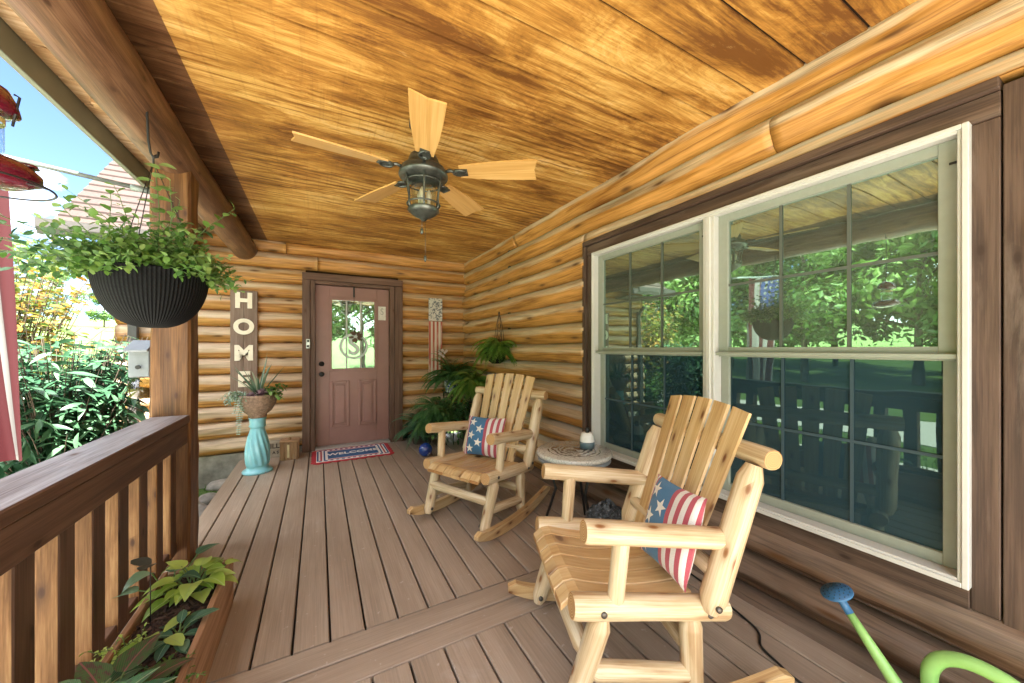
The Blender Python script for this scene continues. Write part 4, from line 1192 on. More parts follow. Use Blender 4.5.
pillow_on((1.115, 2.611, 3.617), (-.205, -.275, .712), (-.205, .125, .728), (-.11, .11, .420), (-.11, -.285, .40), 'stars and stripes pillow on the far rocking chair')

# ------------------------------------------------------------------ side table, diffuser, bag, cable
tb = thing('side_table', 'round mosaic topped side table between the chairs by the window', 'table', (1.635, 2.09, 0))
q = MB(); q.lathe([(0, .525), (.255, .525), (.268, .53), (.272, .545), (.268, .558), (.262, .562), (0, .562)], (0, 0, 0), 56, closed=False); q.build('tabletop', M_top, tb)
q = MB(); q.lathe([(.262, .50), (.262, .5245), (.25, .5245), (.25, .50), (.262, .50)], (0, 0, 0), 48, closed=False); q.build('apron', M_graypl, tb)
for k in range(3):
    a = k * 2 * PI / 3 + .5; q = MB()
    q.tube([(math.cos(a) * .20, math.sin(a) * .20, .522), (math.cos(a) * .13, math.sin(a) * .13, .28), (math.cos(a) * .22, math.sin(a) * .22, .006)], .010, 8); q.build('leg', M_black, tb)
df = thing('diffuser', 'white and slate grey vase shaped diffuser with black cap on the table', 'diffuser', (1.755, 2.085, .562))
q = MB(); q.lathe([(.046, 0), (.052, .004), (.055, .03), (.054, .05)], (0, 0, 0), 32); q.build('base', M_teal_gray, df)
q = MB(); q.lathe([(.054, .05), (.051, .08), (.042, .108), (.036, .115), (0, .116)], (0, 0, 0), 32, closed=False); q.build('body', M_ceramic, df)
q = MB(); q.lathe([(.016, .114), (.017, .135), (.013, .15), (.0, .152)], (0, 0, 0), 20); q.build('cap', M_black, df)
q = MB(); NN = 20
for i in range(NN + 1):
    for j in range(NN):
        th = PI * i / NN; ph = 2 * PI * j / NN
        r_ = 1 + .25 * mnoise.noise((math.cos(ph) * 1.8, math.sin(ph) * 1.8, th * 2)) + .16 * mnoise.noise((math.cos(ph) * 6, math.sin(ph) * 6, th * 6))
        q.vert((.15 * r_ * math.sin(th) * math.cos(ph), .12 * r_ * math.sin(th) * math.sin(ph), max(0, .15 + .16 * r_ * math.cos(th))))
for i in range(NN):
    for j in range(NN):
        a, b, c_, d = i * NN + j, i * NN + (j + 1) % NN, (i + 1) * NN + (j + 1) % NN, (i + 1) * NN + j
        q.face((d, c_, b, a), [(i / NN, j / NN)] * 4, 0, False)
def bagmat():
    t = NT('speckled_cloth'); n = t.noise(t.obj(), 55, 5, .7)
    t.base(t.ramp(n, [(.45, (.012, .014, .018)), (.6, (.08, .09, .11)), (.68, (.35, .36, .38))])); t.set(Roughness=.6); return t.m
tag(q.build('cloth_bag', bagmat(), loc=(1.62, 1.74, 0)), 'crumpled dark speckled bag on the deck behind the near chair', 'bag')
q = MB()
pts = [(1.87, 1.75, .008), (1.885, 1.45, .008), (1.87, 1.266, .008), (1.83, 1.13, .008), (1.80, 1.0, .008), (1.765, .91, .008), (1.69, .86, .008), (1.66, .78, .008), (1.64, .70, .008), (1.66, .55, .008), (1.72, .3, .008)]
sm = []
for i in range(len(pts) - 1):
    a, b = Vector(pts[i]), Vector(pts[i + 1])
    p0 = Vector(pts[max(0, i - 1)]); p3 = Vector(pts[min(len(pts) - 1, i + 2)])
    for k in range(6):
        s_ = k / 6
        sm.append(.5 * ((2 * a) + (b - p0) * s_ + (2 * p0 - 5 * a + 4 * b - p3) * s_ ** 2 + (-p0 + 3 * a - 3 * b + p3) * s_ ** 3))
q.tube(sm, .005, 6)
tag(q.build('power_cable', M_cable), 'thin black cable snaking along the deck by the wall', 'cable')

# ------------------------------------------------------------------ watering can
wc = thing('watering_can', 'lime green watering can with blue sprinkler rose', 'watering can', (1.70, .27, 0))
q = MB(); q.lathe([(.11, 0), (.125, .01), (.125, .12), (.115, .18), (.09, .215), (.075, .22), (.07, .21)], (0, 0, 0), 36); q.build('body', M_lime, wc)
rose = Vector((1.715, .600, .365)) - Vector((1.70, .27, 0)); root = Vector((-.005, .10, .075))
dirn = (rose - root).normalized()
q = MB(); q.tube([root - Vector((0, .02, .02)), root.lerp(rose, .25), root.lerp(rose, .6), rose - dirn * .035], .026, 14, r1=.0125); q.build('spout', M_lime, wc)
def frame_to(d):
    d = Vector(d).normalized(); a = d.orthogonal().normalized(); b = d.cross(a); return Matrix((a, b, d)).transposed()
q = MB(); q.lathe([(.0135, -.045), (.0135, -.005), (.018, .008)], rose, 20, axis=frame_to(dirn)); q.build('collar', M_navy, wc)
tilt = Vector((-.30, .30, .90)).normalized()
q = MB(); q.lathe([(.016, -.004), (.04, .012), (.050, .016), (.050, .022), (.0, .027)], rose + dirn * .006, 28, axis=frame_to(tilt))
FT = frame_to(tilt)
for rr_, n_ in ((.012, 5), (.026, 10), (.040, 15)):
    for k in range(n_):
        a_ = 2 * PI * k / n_; q.lathe([(.0022, .0), (.0022, .0012), (0, .0013)], rose + dirn * .006 + FT @ Vector((rr_ * math.cos(a_), rr_ * math.sin(a_), .027 - .005 * rr_ / .05)), 6, 1, axis=FT)
q.build('rose', [M_navy, M_black], wc)
q = MB(); hp = []
hq = [(.05, .115, .20), (.055, .115, .255), (.06, .09, .305), (.06, .03, .335), (.06, -.05, .325), (.055, -.11, .27), (.045, -.13, .19), (.03, -.12, .11)]
for i in range(len(hq) - 1):
    a_, b_ = Vector(hq[i]), Vector(hq[i + 1]); p0 = Vector(hq[max(0, i - 1)]); p3 = Vector(hq[min(len(hq) - 1, i + 2)])
    for k in range(4):
        s_ = k / 4
        hp.append(.5 * ((2 * a_) + (b_ - p0) * s_ + (2 * p0 - 5 * a_ + 4 * b_ - p3) * s_ ** 2 + (-p0 + 3 * a_ - 3 * b_ + p3) * s_ ** 3))
q.tube(hp, .021, 12); q.build('handle', M_lime, wc)

# ------------------------------------------------------------------ beam, post, railing, fascia
q = MB(); q.log((-.77, Y0 - .1, 2.465), (-.77, D - .02, 2.465), .125, .122, seg=28, rings=40, wob=.06, crook=.03)
beam = q.build('roof_beam', [M_beam, M_beam_end]); tag(beam, 'thick peeled log beam running along the outer ceiling', 'beam')
po = thing('porch_post', 'square hewn wooden post holding the log beam', 'post', (-.782, 2.94, -.02))
q = MB(); rows = []; w_ = .092; K = 36
for k in range(K + 1):
    z = 2.44 * k / K; row = []
    cor = [(-1, -1), (-.86, -1), (-.3, -1), (.3, -1), (.86, -1), (1, -.86), (1, -.3), (1, .3), (1, .86), (.86, 1), (0, 1), (-.86, 1), (-1, .86), (-1, 0), (-1, -.86)]
    for (a, b) in cor[1:]:
        wv_ = .006 * mnoise.noise((a * 2 + 5, b * 2, z * 3)) + .003 * mnoise.noise((a * 5, b * 5, z * 11))
        row.append(q.vert((a * (w_ + wv_), b * (w_ + wv_), z)))
    rows.append(row)
nn = len(rows[0])
for k in range(K):
    for j in range(nn):
        j2 = (j + 1) % nn
        q.face((rows[k][j], rows[k][j2], rows[k + 1][j2], rows[k + 1][j]), [(2.44 * k / K, .054 * j), (2.44 * k / K, .054 * (j + 1)), (2.44 * (k + 1) / K, .054 * (j + 1)), (2.44 * (k + 1) / K, .054 * j)], 0, False)
q.face(rows[-1], [(0, 0)] * nn, 0); q.build('shaft', M_post, po)
# railing
ra = thing('porch_railing', 'dark brown wooden porch railing with square balusters and flat cap', 'railing', (-.78, .5, 0))
def rb(name, x0, x1, z0, z1, y0, y1, mt, bev=.004):
    q = MB(); q.box(((x0 + x1) / 2 + .78, (y0 + y1) / 2 - .5, (z0 + z1) / 2), (abs(x1 - x0), y1 - y0, z1 - z0), grain=1, bev=bev); return q.build(name, mt, ra)
yE = 2.845
q = MB()
q.box((-.78 + .78, (Y0 + yE) / 2 - .5, .8745), (.18, yE - Y0, .047), grain=1, bev=.005)
for k, f_ in enumerate(q.f):
    n_ = (Vector(q.v[f_[1]]) - Vector(q.v[f_[0]])).cross(Vector(q.v[f_[2]]) - Vector(q.v[f_[0]]))
    if abs(n_.z) < abs(n_.x) * 1.5 or abs(n_.z) < abs(n_.y): q.mi[k] = 1
capo = q.build('cap_rail', [M_railtop, M_railw], ra)
rb('fascia_rail', -.742, -.700, .728, .848, Y0, yE, M_railw)
rb('fascia_rail', -.862, -.822, .728, .848, Y0, yE, M_railw)
rb('bottom_rail', -.815, -.75, .075, .135, Y0, yE, M_railw)
y = 2.718 + .045
while y > Y0 + .1:
    q = MB(); q.box((-.785 + .78, y - .5, .475), (.084, .088, .75), grain=2, bev=.004)
    for k, f_ in enumerate(q.f):
        n_ = (Vector(q.v[f_[1]]) - Vector(q.v[f_[0]])).cross(Vector(q.v[f_[2]]) - Vector(q.v[f_[0]]))
        if abs(n_.x) >= abs(n_.y): q.mi[k] = 1
    q.build('baluster', [M_bal, M_railw], ra)
    y -= .199
# fascia + gutter
q = MB(); q.box((-1.118, (Y0 + 5.0) / 2, 2.55), (.03, 5.0 - Y0, .15), bev=.003)
q.box((-1.145, (Y0 + 5.0) / 2, 2.575), (.02, 5.0 - Y0, .10), bev=.003)
fa = q.build('roof_fascia', M_fascia); tag(fa, 'olive grey fascia board along the porch roof edge', 'fascia')
q = MB(); q.box((0, 0, 0), (.09, .05, .045), bev=.004)
tag(q.build('wood_block', M_soffit, loc=(-.985, 2.66, CZ - .022)), 'small wooden block fixed under the pale soffit', 'block')

# ------------------------------------------------------------------ ceiling fan
fan = thing('ceiling_fan', 'lantern style ceiling fan with dark metal body and golden wood blades', 'ceiling fan', (.52, 2.02, -.025))
q = MB(); q.lathe([(.03, CZ + .02), (.075, CZ + .018), (.08, CZ - .03), (.04, CZ - .06), (.016, CZ - .065), (.016, 2.42), (.05, 2.415), (.06, 2.40)], (0, 0, 0), 28, closed=False); q.build('canopy', M_bronze, fan)
q = MB(); q.lathe([(.05, 2.415), (.075, 2.405), (.085, 2.38), (.085, 2.345), (.118, 2.338), (.128, 2.325), (.128, 2.31), (.135, 2.305), (.135, 2.29), (.11, 2.283), (.10, 2.272), (.06, 2.266), (0, 2.265)], (0, 0, 0), 40, closed=False); q.build('motor', M_bronze, fan)
cage = MB()
for k in range(6):
    a = k * PI / 3 + .3
    pts = [(math.cos(a) * r_, math.sin(a) * r_, z_) for r_, z_ in ((.105, 2.28), (.10, 2.24), (.092, 2.20), (.088, 2.16), (.092, 2.125), (.08, 2.10))]
    cage.tube(pts, .006, 6)
for z_, r_ in ((2.255, .10), (2.135, .09)):
    cage.tube([(math.cos(a) * r_, math.sin(a) * r_, z_) for a in [i * 2 * PI / 28 for i in range(28)]], .005, 5, closed=True)
cage.lathe([(.085, 2.112), (.088, 2.10), (.07, 2.085), (.05, 2.07), (.025, 2.06), (.012, 2.045), (0, 2.04)], (0, 0, 0), 28, closed=False)
lan = cage.build('lantern_cage', M_bronze, fan)
q = MB(); q.lathe([(.06, 2.262), (.07, 2.23), (.066, 2.16), (.055, 2.11)], (0, 0, 0), 28, closed=False); q.build('lantern_glass', M_clear, lan)
q = MB()
for k in range(3):
    a = k * 2.09; q.lathe([(.010, 2.11), (.010, 2.17), (.014, 2.175), (.016, 2.195), (.004, 2.225), (0, 2.226)], (.03 * math.cos(a), .03 * math.sin(a), 0), 10, closed=False)
q.build('bulbs', plain('bulb_glass', (.62, .50, .34), .3), lan)
for k in range(5):
    a = R(-31 + 72 * k); M = rotm('Z', a)
    ir = MB()
    ir.tube([M @ Vector((.11, 0, 2.315)), M @ Vector((.15, 0, 2.325)), M @ Vector((.19, 0, 2.312))], .010, 8)
    for s_ in (-1, 1):
        ir.tube([M @ Vector((.17 + .035 * (1 - math.cos(t_)) , s_ * (.028 * math.sin(t_)), 2.31)) for t_ in [i * PI / 8 for i in range(9)]], .007, 6)
    ir.box(M @ Vector((.215, 0, 2.312)), (.07, .05, .008), rotm('Z', a) @ rotm('X', R(-11)))
    b_iron = ir.build('blade_iron', M_bronze, fan)
    q = MB(); pts = []
    out = []
    for i in range(15):
        s_ = i / 14; r_ = .205 + .43 * s_
        wd = .046 + .012 * math.sin(PI * s_) + .030 * s_ ** 1.5
        out.append((r_, wd))
    pts = [(r_, w_) for r_, w_ in out] + [(.628, .03), (.622, 0), (.628, -.03)] + [(r_, -w_) for r_, w_ in reversed(out)]
    Rm = M @ rotm('X', R(-13))
    P3 = [Rm @ Vector((x, y, 0)) + Vector((0, 0, 2.318)) for x, y in pts]
    nrm = Rm @ Vector((0, 0, 1))
    A = [q.vert(p - nrm * .004) for p in P3]; B = [q.vert(p + nrm * .004) for p in P3]
    o_ = rnd(0, 30); uv_ = [(o_ + x, o_ + y) for x, y in pts]
    q.face(A[::-1], uv_[::-1]); q.face(B, uv_)
    for i in range(len(pts)):
        j = (i + 1) % len(pts); q.face((A[i], A[j], B[j], B[i]), [uv_[i], uv_[j], uv_[j], uv_[i]])
    q.build('blade', M_blade, b_iron)
for (dx, dy, zl) in ((-.01, 0, 1.98), (.012, .01, 1.83)):
    q = MB(); q.tube([(dx, dy, 2.06), (dx, dy, zl + .02)], .0012, 5); q.lathe([(.003, .022), (.008, .018), (.009, 0), (.004, -.012), (0, -.013)], (dx, dy, zl), 10, closed=False); q.build('pull_chain', M_bronze, fan)

# ------------------------------------------------------------------ hanging basket
HX, HY, HZ = -.672, 2.24, 2.42
hk = thing('basket_hook', 'long black metal hook holding the basket from the log beam', 'hook', (HX, HY, 0))
q = MB(); q.tube([(.02, 0, 2.47), (-.01, -.02, 2.47), (-.02, -.02, 2.455), (-.018, -.015, 2.40), (-.014, -.01, 2.25), (-.01, 0, 2.20), (0, 0, 2.178), (.014, 0, 2.185), (.018, 0, 2.21)], .005, 6); q.build('rod', M_black, hk)
hb = thing('hanging_basket', 'black woven bowl shaped hanging basket', 'basket', (HX, HY, 1.395))
q = MB(); pr_ = []
for i in range(16):
    a = (PI / 2) * i / 15
    pr_.append((.015 + .182 * math.sin(a) ** .80, .245 * (1 - math.cos(a)) ** .92))
pr_ += [(.203, .250), (.200, .258), (.190, .252), (.18, .21)]
q.lathe(pr_, (0, 0, 0), 60); q.build('bowl', M_weave, hb)
q = MB(); q.lathe([(0, .22), (.187, .215)], (0, 0, 0), 24, closed=False); q.build('soil', M_soil, hb)
for k in range(3):
    a = k * 2.094 + .5; q = MB(); q.tube([(math.cos(a) * .196, math.sin(a) * .196, .25), (0, 0, .765)], .002, 5); q.build('chain', M_black, hb)
q = MB(); q.tube([(0, 0, .76), (0, 0, .79), (.012, 0, .80)], .004, 6); q.build('ring', M_black, hb)
hp_ = MB()
leafy(hp_, (-.02, 0, .0), 560, .24, .031, .024, L_OVAL, up=.8, per=11, droop=.5, spread=.13, start=.1, tint=(.1, .75))
leafy(hp_, (0, 0, .02), 36, .36, .042, .030, L_OVAL, up=1.15, per=12, droop=.35, spread=.12, start=.15, tint=(.2, .95))
leafy(hp_, (.06, 0, .03), 40, .20, .034, .026, L_OVAL, up=.9, per=9, az=(-1.8, 1.2), droop=.6, tint=(.5, 1.0), spread=.08)
tag(hp_.build('basket_plant', [G_basket, M_stem], loc=(HX, HY, 1.63)), 'bushy bright green plant filling the black hanging basket', 'plant')
hv = MB()
leafy(hv, (-.12, 0, 0), 20, .42, .048, .034, L_OVAL, up=.35, per=10, az=(2.3, 4.0), droop=.25, spread=.08, start=.25, tint=(0, .5), bend=.4)
tag(hv.build('trailing_plant', [G_dark, M_stem], loc=(HX, HY, 1.66)), 'darker long stemmed plant reaching left out of the hanging basket', 'plant')
vc = MB(); vc.tube([(0, 0, 0), (.01, 0, .2), (-.008, .005, .42)], .002, 5, 1)
for k in range(22):
    a = k * 2.4; vc.leaf((.01 * math.sin(k), 0, .02 * k), (math.cos(a), math.sin(a), .25), (0, 0, 1), .06, .045, L_OVAL, .5, .2, .6 + .4 * random.random())
tag(vc.build('vine', [G_basket, M_stem], loc=(HX + .02, HY - .03, 1.72)), 'pale variegated vine climbing the basket chain', 'plant')

# ------------------------------------------------------------------ hummingbird feeder
FX, FY = -.690, 1.30
hf = thing('hummingbird_feeder', 'red and clear glass hummingbird feeder hanging at the left edge', 'bird feeder', (FX, FY, .236))
hf.scale = (.85, .85, .85)
q = MB(); q.lathe([(.008, 1.99), (.025, 1.985), (.055, 1.965), (.068, 1.935), (.074, 1.905), (.05, 1.90), (.04, 1.90)], (0, 0, 0), 32, closed=False); q.build('dome', M_ruby, hf)
q = MB(); q.lathe([(.04, 1.90), (.046, 1.89), (.046, 1.80), (.038, 1.775), (.03, 1.765)], (0, 0, 0), 28, closed=False); q.build('jar', M_clear, hf)
q = MB(); q.lathe([(.0475, 1.885), (.0475, 1.87)], (0, 0, 0), 28, closed=False); q.build('band', plain('band_yellow', (.55, .45, .18), .5), hf)
q = MB(); q.lathe([(.03, 1.782), (.06, 1.778), (.095, 1.762), (.112, 1.742), (.112, 1.725), (.08, 1.708), (.03, 1.70), (0, 1.699)], (0, 0, 0), 40, closed=False); q.build('dish', M_ruby, hf)
for k in range(5):
    q = MB(); a = k * 1.2566 + .3; q.lathe([(.022, 0), (.018, .008), (.006, .010)], (.085 * math.cos(a), .085 * math.sin(a), 1.766), 12)
    q.build('feeding_port', M_ruby, hf)
q = MB(); q.tube([(math.cos(a) * .135, math.sin(a) * .135, 1.704) for a in [i * 2 * PI / 36 for i in range(36)]], .003, 5, closed=True)
for k in range(3):
    a = k * 2.09; q.tube([(.09 * math.cos(a), .09 * math.sin(a), 1.715), (.135 * math.cos(a), .135 * math.sin(a), 1.704)], .0025, 5)
q.build('perch', M_black, hf)
q = MB(); q.tube([(.068, .0, 1.955), (.078, 0, 1.95), (.06, .01, 1.87)], .003, 5); q.tube([(0, 0, 1.985), (.012, 0, 2.01), (.004, 0, 2.03), (0, 0, 2.05), (0, 0, 2.54)], .0035, 6); q.build('hanger', M_black, hf)

# ------------------------------------------------------------------ flag
fp = thing('porch_flag', 'striped flag hanging from a pole bracketed to the porch post', 'flag', (-.87, 2.94, 2.24))
d0 = Vector((-.30, .015, .03)); 
q = MB(); q.box((-.01, 0, .0), (.02, .06, .10), bev=.004); q.lathe([(.018, 0), (.018, .09), (.016, .095)], (-.015, 0, .005), 14, axis=frame_to(Vector((-1, 0, .12)))); q.build('bracket', M_polegray, fp)
tip = Vector((-1.62, 0, .19)); q = MB(); q.tube([(-.02, 0, .008), tip], .0125, 10); q.lathe([(.012, 0), (.022, .02), (.018, .04), (0, .05)], tip, 14, axis=frame_to(tip)); q.build('pole', M_polegray, fp)
q = MB(); NU, NV = 40, 30; Pn = []
for i in range(NU + 1):
    u = i / NU; row = []
    for j in range(NV + 1):
        v = j / NV
        x = -.575 - .90 * u * (1 - .30 * v) + .02 * v * 2; 
        yy = .08 * math.sin(22 * u - 2.23 + v * .35) * (.35 + .65 * v) + .012 * math.sin(u * 47 + v * 5) * v
        z = .008 + .19 / 1.6 * (-x - .02) - .012 - 1.58 * v - .04 * math.sin(u * 9) * v
        row.append(q.vert((x + .045 * v, yy, z)))
    Pn.append(row)
for i in range(NU):
    for j in range(NV): q.face((Pn[i][j], Pn[i + 1][j], Pn[i + 1][j + 1], Pn[i][j + 1]), [(i / NU, j / NV), ((i + 1) / NU, j / NV), ((i + 1) / NU, (j + 1) / NV), (i / NU, (j + 1) / NV)], 0, True)
q.build('cloth', M_flag, fp)

# squirrel / bird feeder box with jar on the outer side of the post
jf = thing('jar_feeder', 'grey box feeder with upside down seed jar on the post', 'bird feeder', (-.935, 2.95, 1.0))
q = MB(); q.box((0, 0, .215), (.095, .09, .17), bev=.006); q.build('box', M_graypl, jf)
q = MB(); q.box((0, -.03, .315), (.105, .15, .014), rotm('X', R(24)), bev=.004); q.build('roof', M_graypl, jf)
q = MB(); q.lathe([(.012, 0), (.012, .006)], (0, -.056, .19), 14, axis=rotm('X', PI / 2)); q.build('hole', M_black, jf)
q = MB(); q.lathe([(0, 0), (.045, .002), (.058, .018), (.060, .07), (.050, .098), (.042, .105), (.042, .122)], (0, -.01, 0), 28, closed=False); jar = q.build('jar', M_amberjar, jf)
q = MB(); q.lathe([(0, .006), (.042, .007), (.054, .02), (.055, .06), (0, .066)], (0, -.01, 0), 24, closed=False); q.build('seed', M_seed, jf)
q = MB(); q.box((.035, 0, .25), (.10, .03, .03)); q.build('bracket', M_graypl, jf)

# ------------------------------------------------------------------ planter box and its plants
bxp = thing('planter_box', 'long reddish cedar planter box on the deck below the railing', 'planter', (-.52, 1.55, 0))
PX0, PX1, PY0, PY1, PH = -.655, -.385, .75, 2.29, .235
def pb(name, x0, x1, y0, y1, z0, z1, mt=M_planter, gr=None):
    q = MB(); q.box(((x0 + x1) / 2 + .52, (y0 + y1) / 2 - 1.55, (z0 + z1) / 2), (x1 - x0, y1 - y0, z1 - z0), grain=gr, bev=.003); return q.build(name, mt, bxp)
pb('side_board', PX1 - .022, PX1, PY0, PY1, .005, PH); pb('side_board', PX0, PX0 + .022, PY0, PY1, .005, PH)
pb('end_board', PX0 + .023, PX1 - .023, PY1 - .024, PY1 - .002, .005, PH - .003); pb('end_board', PX0 + .023, PX1 - .023, PY0 + .002, PY0 + .024, .005, PH - .003)
q = MB(); nx_, ny_ = 14, 70
g = [[q.vert((PX0 + .02 + (PX1 - PX0 - .04) * i / nx_ + .52, PY0 + .02 + (PY1 - PY0 - .04) * j / ny_ - 1.55, .195 + .014 * mnoise.noise((i * .7, j * .5, 0)) + rnd(-.004, .004))) for j in range(ny_ + 1)] for i in range(nx_ + 1)]
for i in range(nx_):
    for j in range(ny_): q.face((g[i][j], g[i + 1][j], g[i + 1][j + 1], g[i][j + 1]), [(0, 0)] * 4, 0, False)
for k in range(900):
    x, y_ = rnd(PX0 + .03, PX1 - .03) + .52, rnd(PY0 + .03, PY1 - .03) - 1.55
    a = rnd(0, 6.28); l = rnd(.012, .04)
    q.box((x, y_, .203 + rnd(-.003, .008)), (l, rnd(.004, .010), .004), rotm('Z', a) @ rotm('Y', rnd(-.4, .4)), m=1)
q.build('soil', [M_soil, plain('bark_chip', (.075, .042, .03), .9, var=.6, scale=25)], bxp)
def blades(c, n, L, W, mt, name, label, up=(.3, 1.1), az=(0, 6.28), prof=L_HEART, stem=.12, cat='plant', bend=(.3, 1.2)):
    q = MB()
    for k in range(n):
        a = az[0] + (az[1] - az[0]) * (k + rnd(0, .8)) / n; e = rnd(*up)
        sd = Vector((math.cos(a) * math.cos(e), math.sin(a) * math.cos(e), math.sin(e)))
        p0 = Vector((rnd(-.02, .02), rnd(-.02, .02), 0)); p1 = p0 + sd * stem * rnd(.6, 1.1)
        q.tube([p0, p0.lerp(p1, .5) + Vector((0, 0, .008)), p1], .003, 5, 1, .5, cap=False)
        ld = (sd * .8 + Vector((math.cos(a), math.sin(a), -.1))).normalized(); sc = rnd(.7, 1.1)
        q.leaf(p1, ld, Vector((0, 0, 1)), L * sc, W * sc, prof_fine(prof), rnd(*bend), .25, random.random())
    o = q.build(name, [mt, M_stem], loc=c); return tag(o, label, cat)
def prof_fine(p, n=10):
    r_ = []
    for i in range(n + 1):
        s_ = i / n
        for (a, wa), (b, wb2) in zip(p[:-1], p[1:]):
            if a <= s_ <= b + 1e-9:
                t_ = (s_ - a) / (b - a); t_ = t_ * t_ * (3 - 2 * t_) * .4 + t_ * .6
                r_.append((s_, wa + (wb2 - wa) * t_)); break
    return r_
blades((-.495, 2.10, .20), 28, .105, .072, G_hosta, 'hosta', 'lime green hosta with ribbed leaves at the far end of the planter', (.35, 1.25), stem=.115)
blades((-.60, 2.13, .20), 5, .10, .07, G_hosta_b, 'hosta', 'small blue green hosta behind the lime hosta by the railing', (.5, 1.2), stem=.15)
blades((-.47, 1.78, .20), 12, .085, .045, G_hosta_b, 'hosta', 'low blue green hosta in the middle of the planter', (.5, 1.3), stem=.05, prof=L_OVAL)
blades((-.52, 1.78, .20), 5, .10, .05, G_hosta, 'hosta', 'single bright green clump beside the middle hosta', (.7, 1.3), stem=.05, prof=L_OVAL)
blades((-.61, 1.42, .20), 7, .15, .095, G_calad, 'caladium', 'big dark green caladium leaves at the near left of the planter', (.5, 1.2), stem=.18)
blades((-.54, 1.45, .20), 5, .14, .085, G_calad_r, 'caladium', 'reddish veined caladium in the near part of the planter', (.5, 1.1), stem=.14, az=(.5, 4))
blades((-.56, 1.30, .20), 7, .14, .085, G_calad, 'caladium', 'mottled caladium at the bottom edge of the picture', (.5, 1.2), stem=.16)
blades((-.43, 1.30, .20), 4, .10, .07, G_hosta, 'hosta', 'pale green leaves poking out beside the planter corner', (.3, .8), stem=.10, az=(-.6, .8))
lo = MB(); leafy(lo, (0, 0, 0), 40, .10, .016, .011, L_OVAL, up=.6, per=8, spread=.06)
tag(lo.build('ground_plant', [G_basket, M_stem], loc=(-.47, 1.55, .20)), 'tiny leaved green creeper on the mulch', 'plant')
lo = MB(); leafy(lo, (0, 0, 0), 20, .09, .018, .012, L_OVAL, up=.8, per=7, spread=.03, tint=(.6, 1))
tag(lo.build('ground_plant', [G_hosta, M_stem], loc=(-.62, 1.78, .20)), 'small yellow green sprig against the railing side of the planter', 'plant')
bs = thing('garden_stake', 'thin garden stake topped with a dark butterfly', 'garden stake', (-.585, 1.92, .19))
q = MB(); q.tube([(0, 0, 0), (0, 0, .26)], .0018, 5); q.build('rod', M_black, bs)
q = MB()
for s_ in (-1, 1): q.leaf((0, 0, .26), (-.3 + .3 * s_, -.5 * s_ - .2, .25), (0, 0, 1), .075, .055, L_OVAL, .2, .1, .5)
q.build('butterfly', plain('butterfly_gray', (.06, .08, .08), .4), bs)

# ------------------------------------------------------------------ outlet on the wall panel
ol = thing('wall_outlet', 'pale outlet cover on the dark plank panel at the right edge', 'outlet', (1.957, .19, 1.68))
q = MB(); q.box((0, 0, 0), (.012, .075, .12), bev=.004); q.build('plate', M_white, ol)
q = MB(); q.box((-.008, 0, 0), (.006, .03, .06), bev=.002); q.build('switch', M_ceramic, ol)

# ------------------------------------------------------------------ wing roof, downspout, stones
rf = thing('shingled_roof', 'reddish brown shingled roof with gutter left of the porch', 'roof', (-.8, 4.8, 2.40))
a0, a1 = -1.32, -.345
sl = .965
q = MB()
y1_, z1_ = 2.6, 2.6 * sl
def sq(x0, x1, yy0, yy1, off=0): return [(x0, yy0, .03 + yy0 * sl + off), (x1, yy0, .03 + yy0 * sl + off), (x1, yy1, .03 + yy1 * sl + off), (x0, yy1, .03 + yy1 * sl + off)]
k = 0; yy = 0; st_ = .14 / math.sqrt(1 + sl * sl)
while yy < y1_:
    L0 = yy * math.sqrt(1 + sl * sl)
    P = [(a0, yy - .006, .045 + yy * sl), (a1, yy - .006, .045 + yy * sl), (a1, yy + st_, .032 + (yy + st_) * sl), (a0, yy + st_, .032 + (yy + st_) * sl)]
    q.quad(*P, uv=((a0, L0), (a1, L0), (a1, L0 + .14), (a0, L0 + .14)))
    q.quad((a0, yy - .006, .028 + yy * sl), (a1, yy - .006, .028 + yy * sl), (a1, yy - .006, .045 + yy * sl), (a0, yy - .006, .045 + yy * sl), uv=((a0, L0), (a1, L0), (a1, L0 + .02), (a0, L0 + .02)))
    yy += st_; k += 1
q.build('shingles', M_shingle, rf)
q = MB(); q.prism([Vector((a0, 0, 0)), Vector((a0, y1_, z1_)), Vector((a0, y1_, z1_ - .12)), Vector((a0, .0, -.12))], (0, 0, 0), (.03, 0, 0)); q.build('rake_board', M_gutter, rf)
q = MB(); pr_ = [(0, 0), (0, -.10), (-.09, -.115), (-.125, -.06), (-.13, .015), (-.12, .015), (-.115, -.04)]
for (b0, b1) in zip(pr_[:-1], pr_[1:]):
    q.quad((a0 - .04, b0[0], b0[1] + .02), (a1, b0[0], b0[1] + .02), (a1, b1[0], b1[1] + .02), (a0 - .04, b1[0], b1[1] + .02))
q.face([q.vert((a0 - .04, p[0], p[1] + .02)) for p in pr_[:5]], [(0, 0)] * 5); q.build('gutter', M_gutter, rf)
q = MB(); q.box(((a0 + a1) / 2, .28, -.11), (a1 - a0, .5, .02)); q.build('soffit', M_gutter, rf)
q = MB(); q.box((0, 0, 1.07), (.075, .055, 2.35), bev=.006); q.tube([(0, 0, 2.2), (0, -.12, 2.31)], .035, 8)
tag(q.build('downspout', M_gutter, loc=(-1.70, D - .12, -.2)), 'brown square downspout on the log wall behind the post', 'downspout')
q = MB(); q.box((0, 0, 0), (1.75, .10, .5)); 
tag(q.build('foundation', M_stone, loc=(-1.0, D + .02, -.18)), 'pale stone foundation strip under the left log wall', 'foundation')
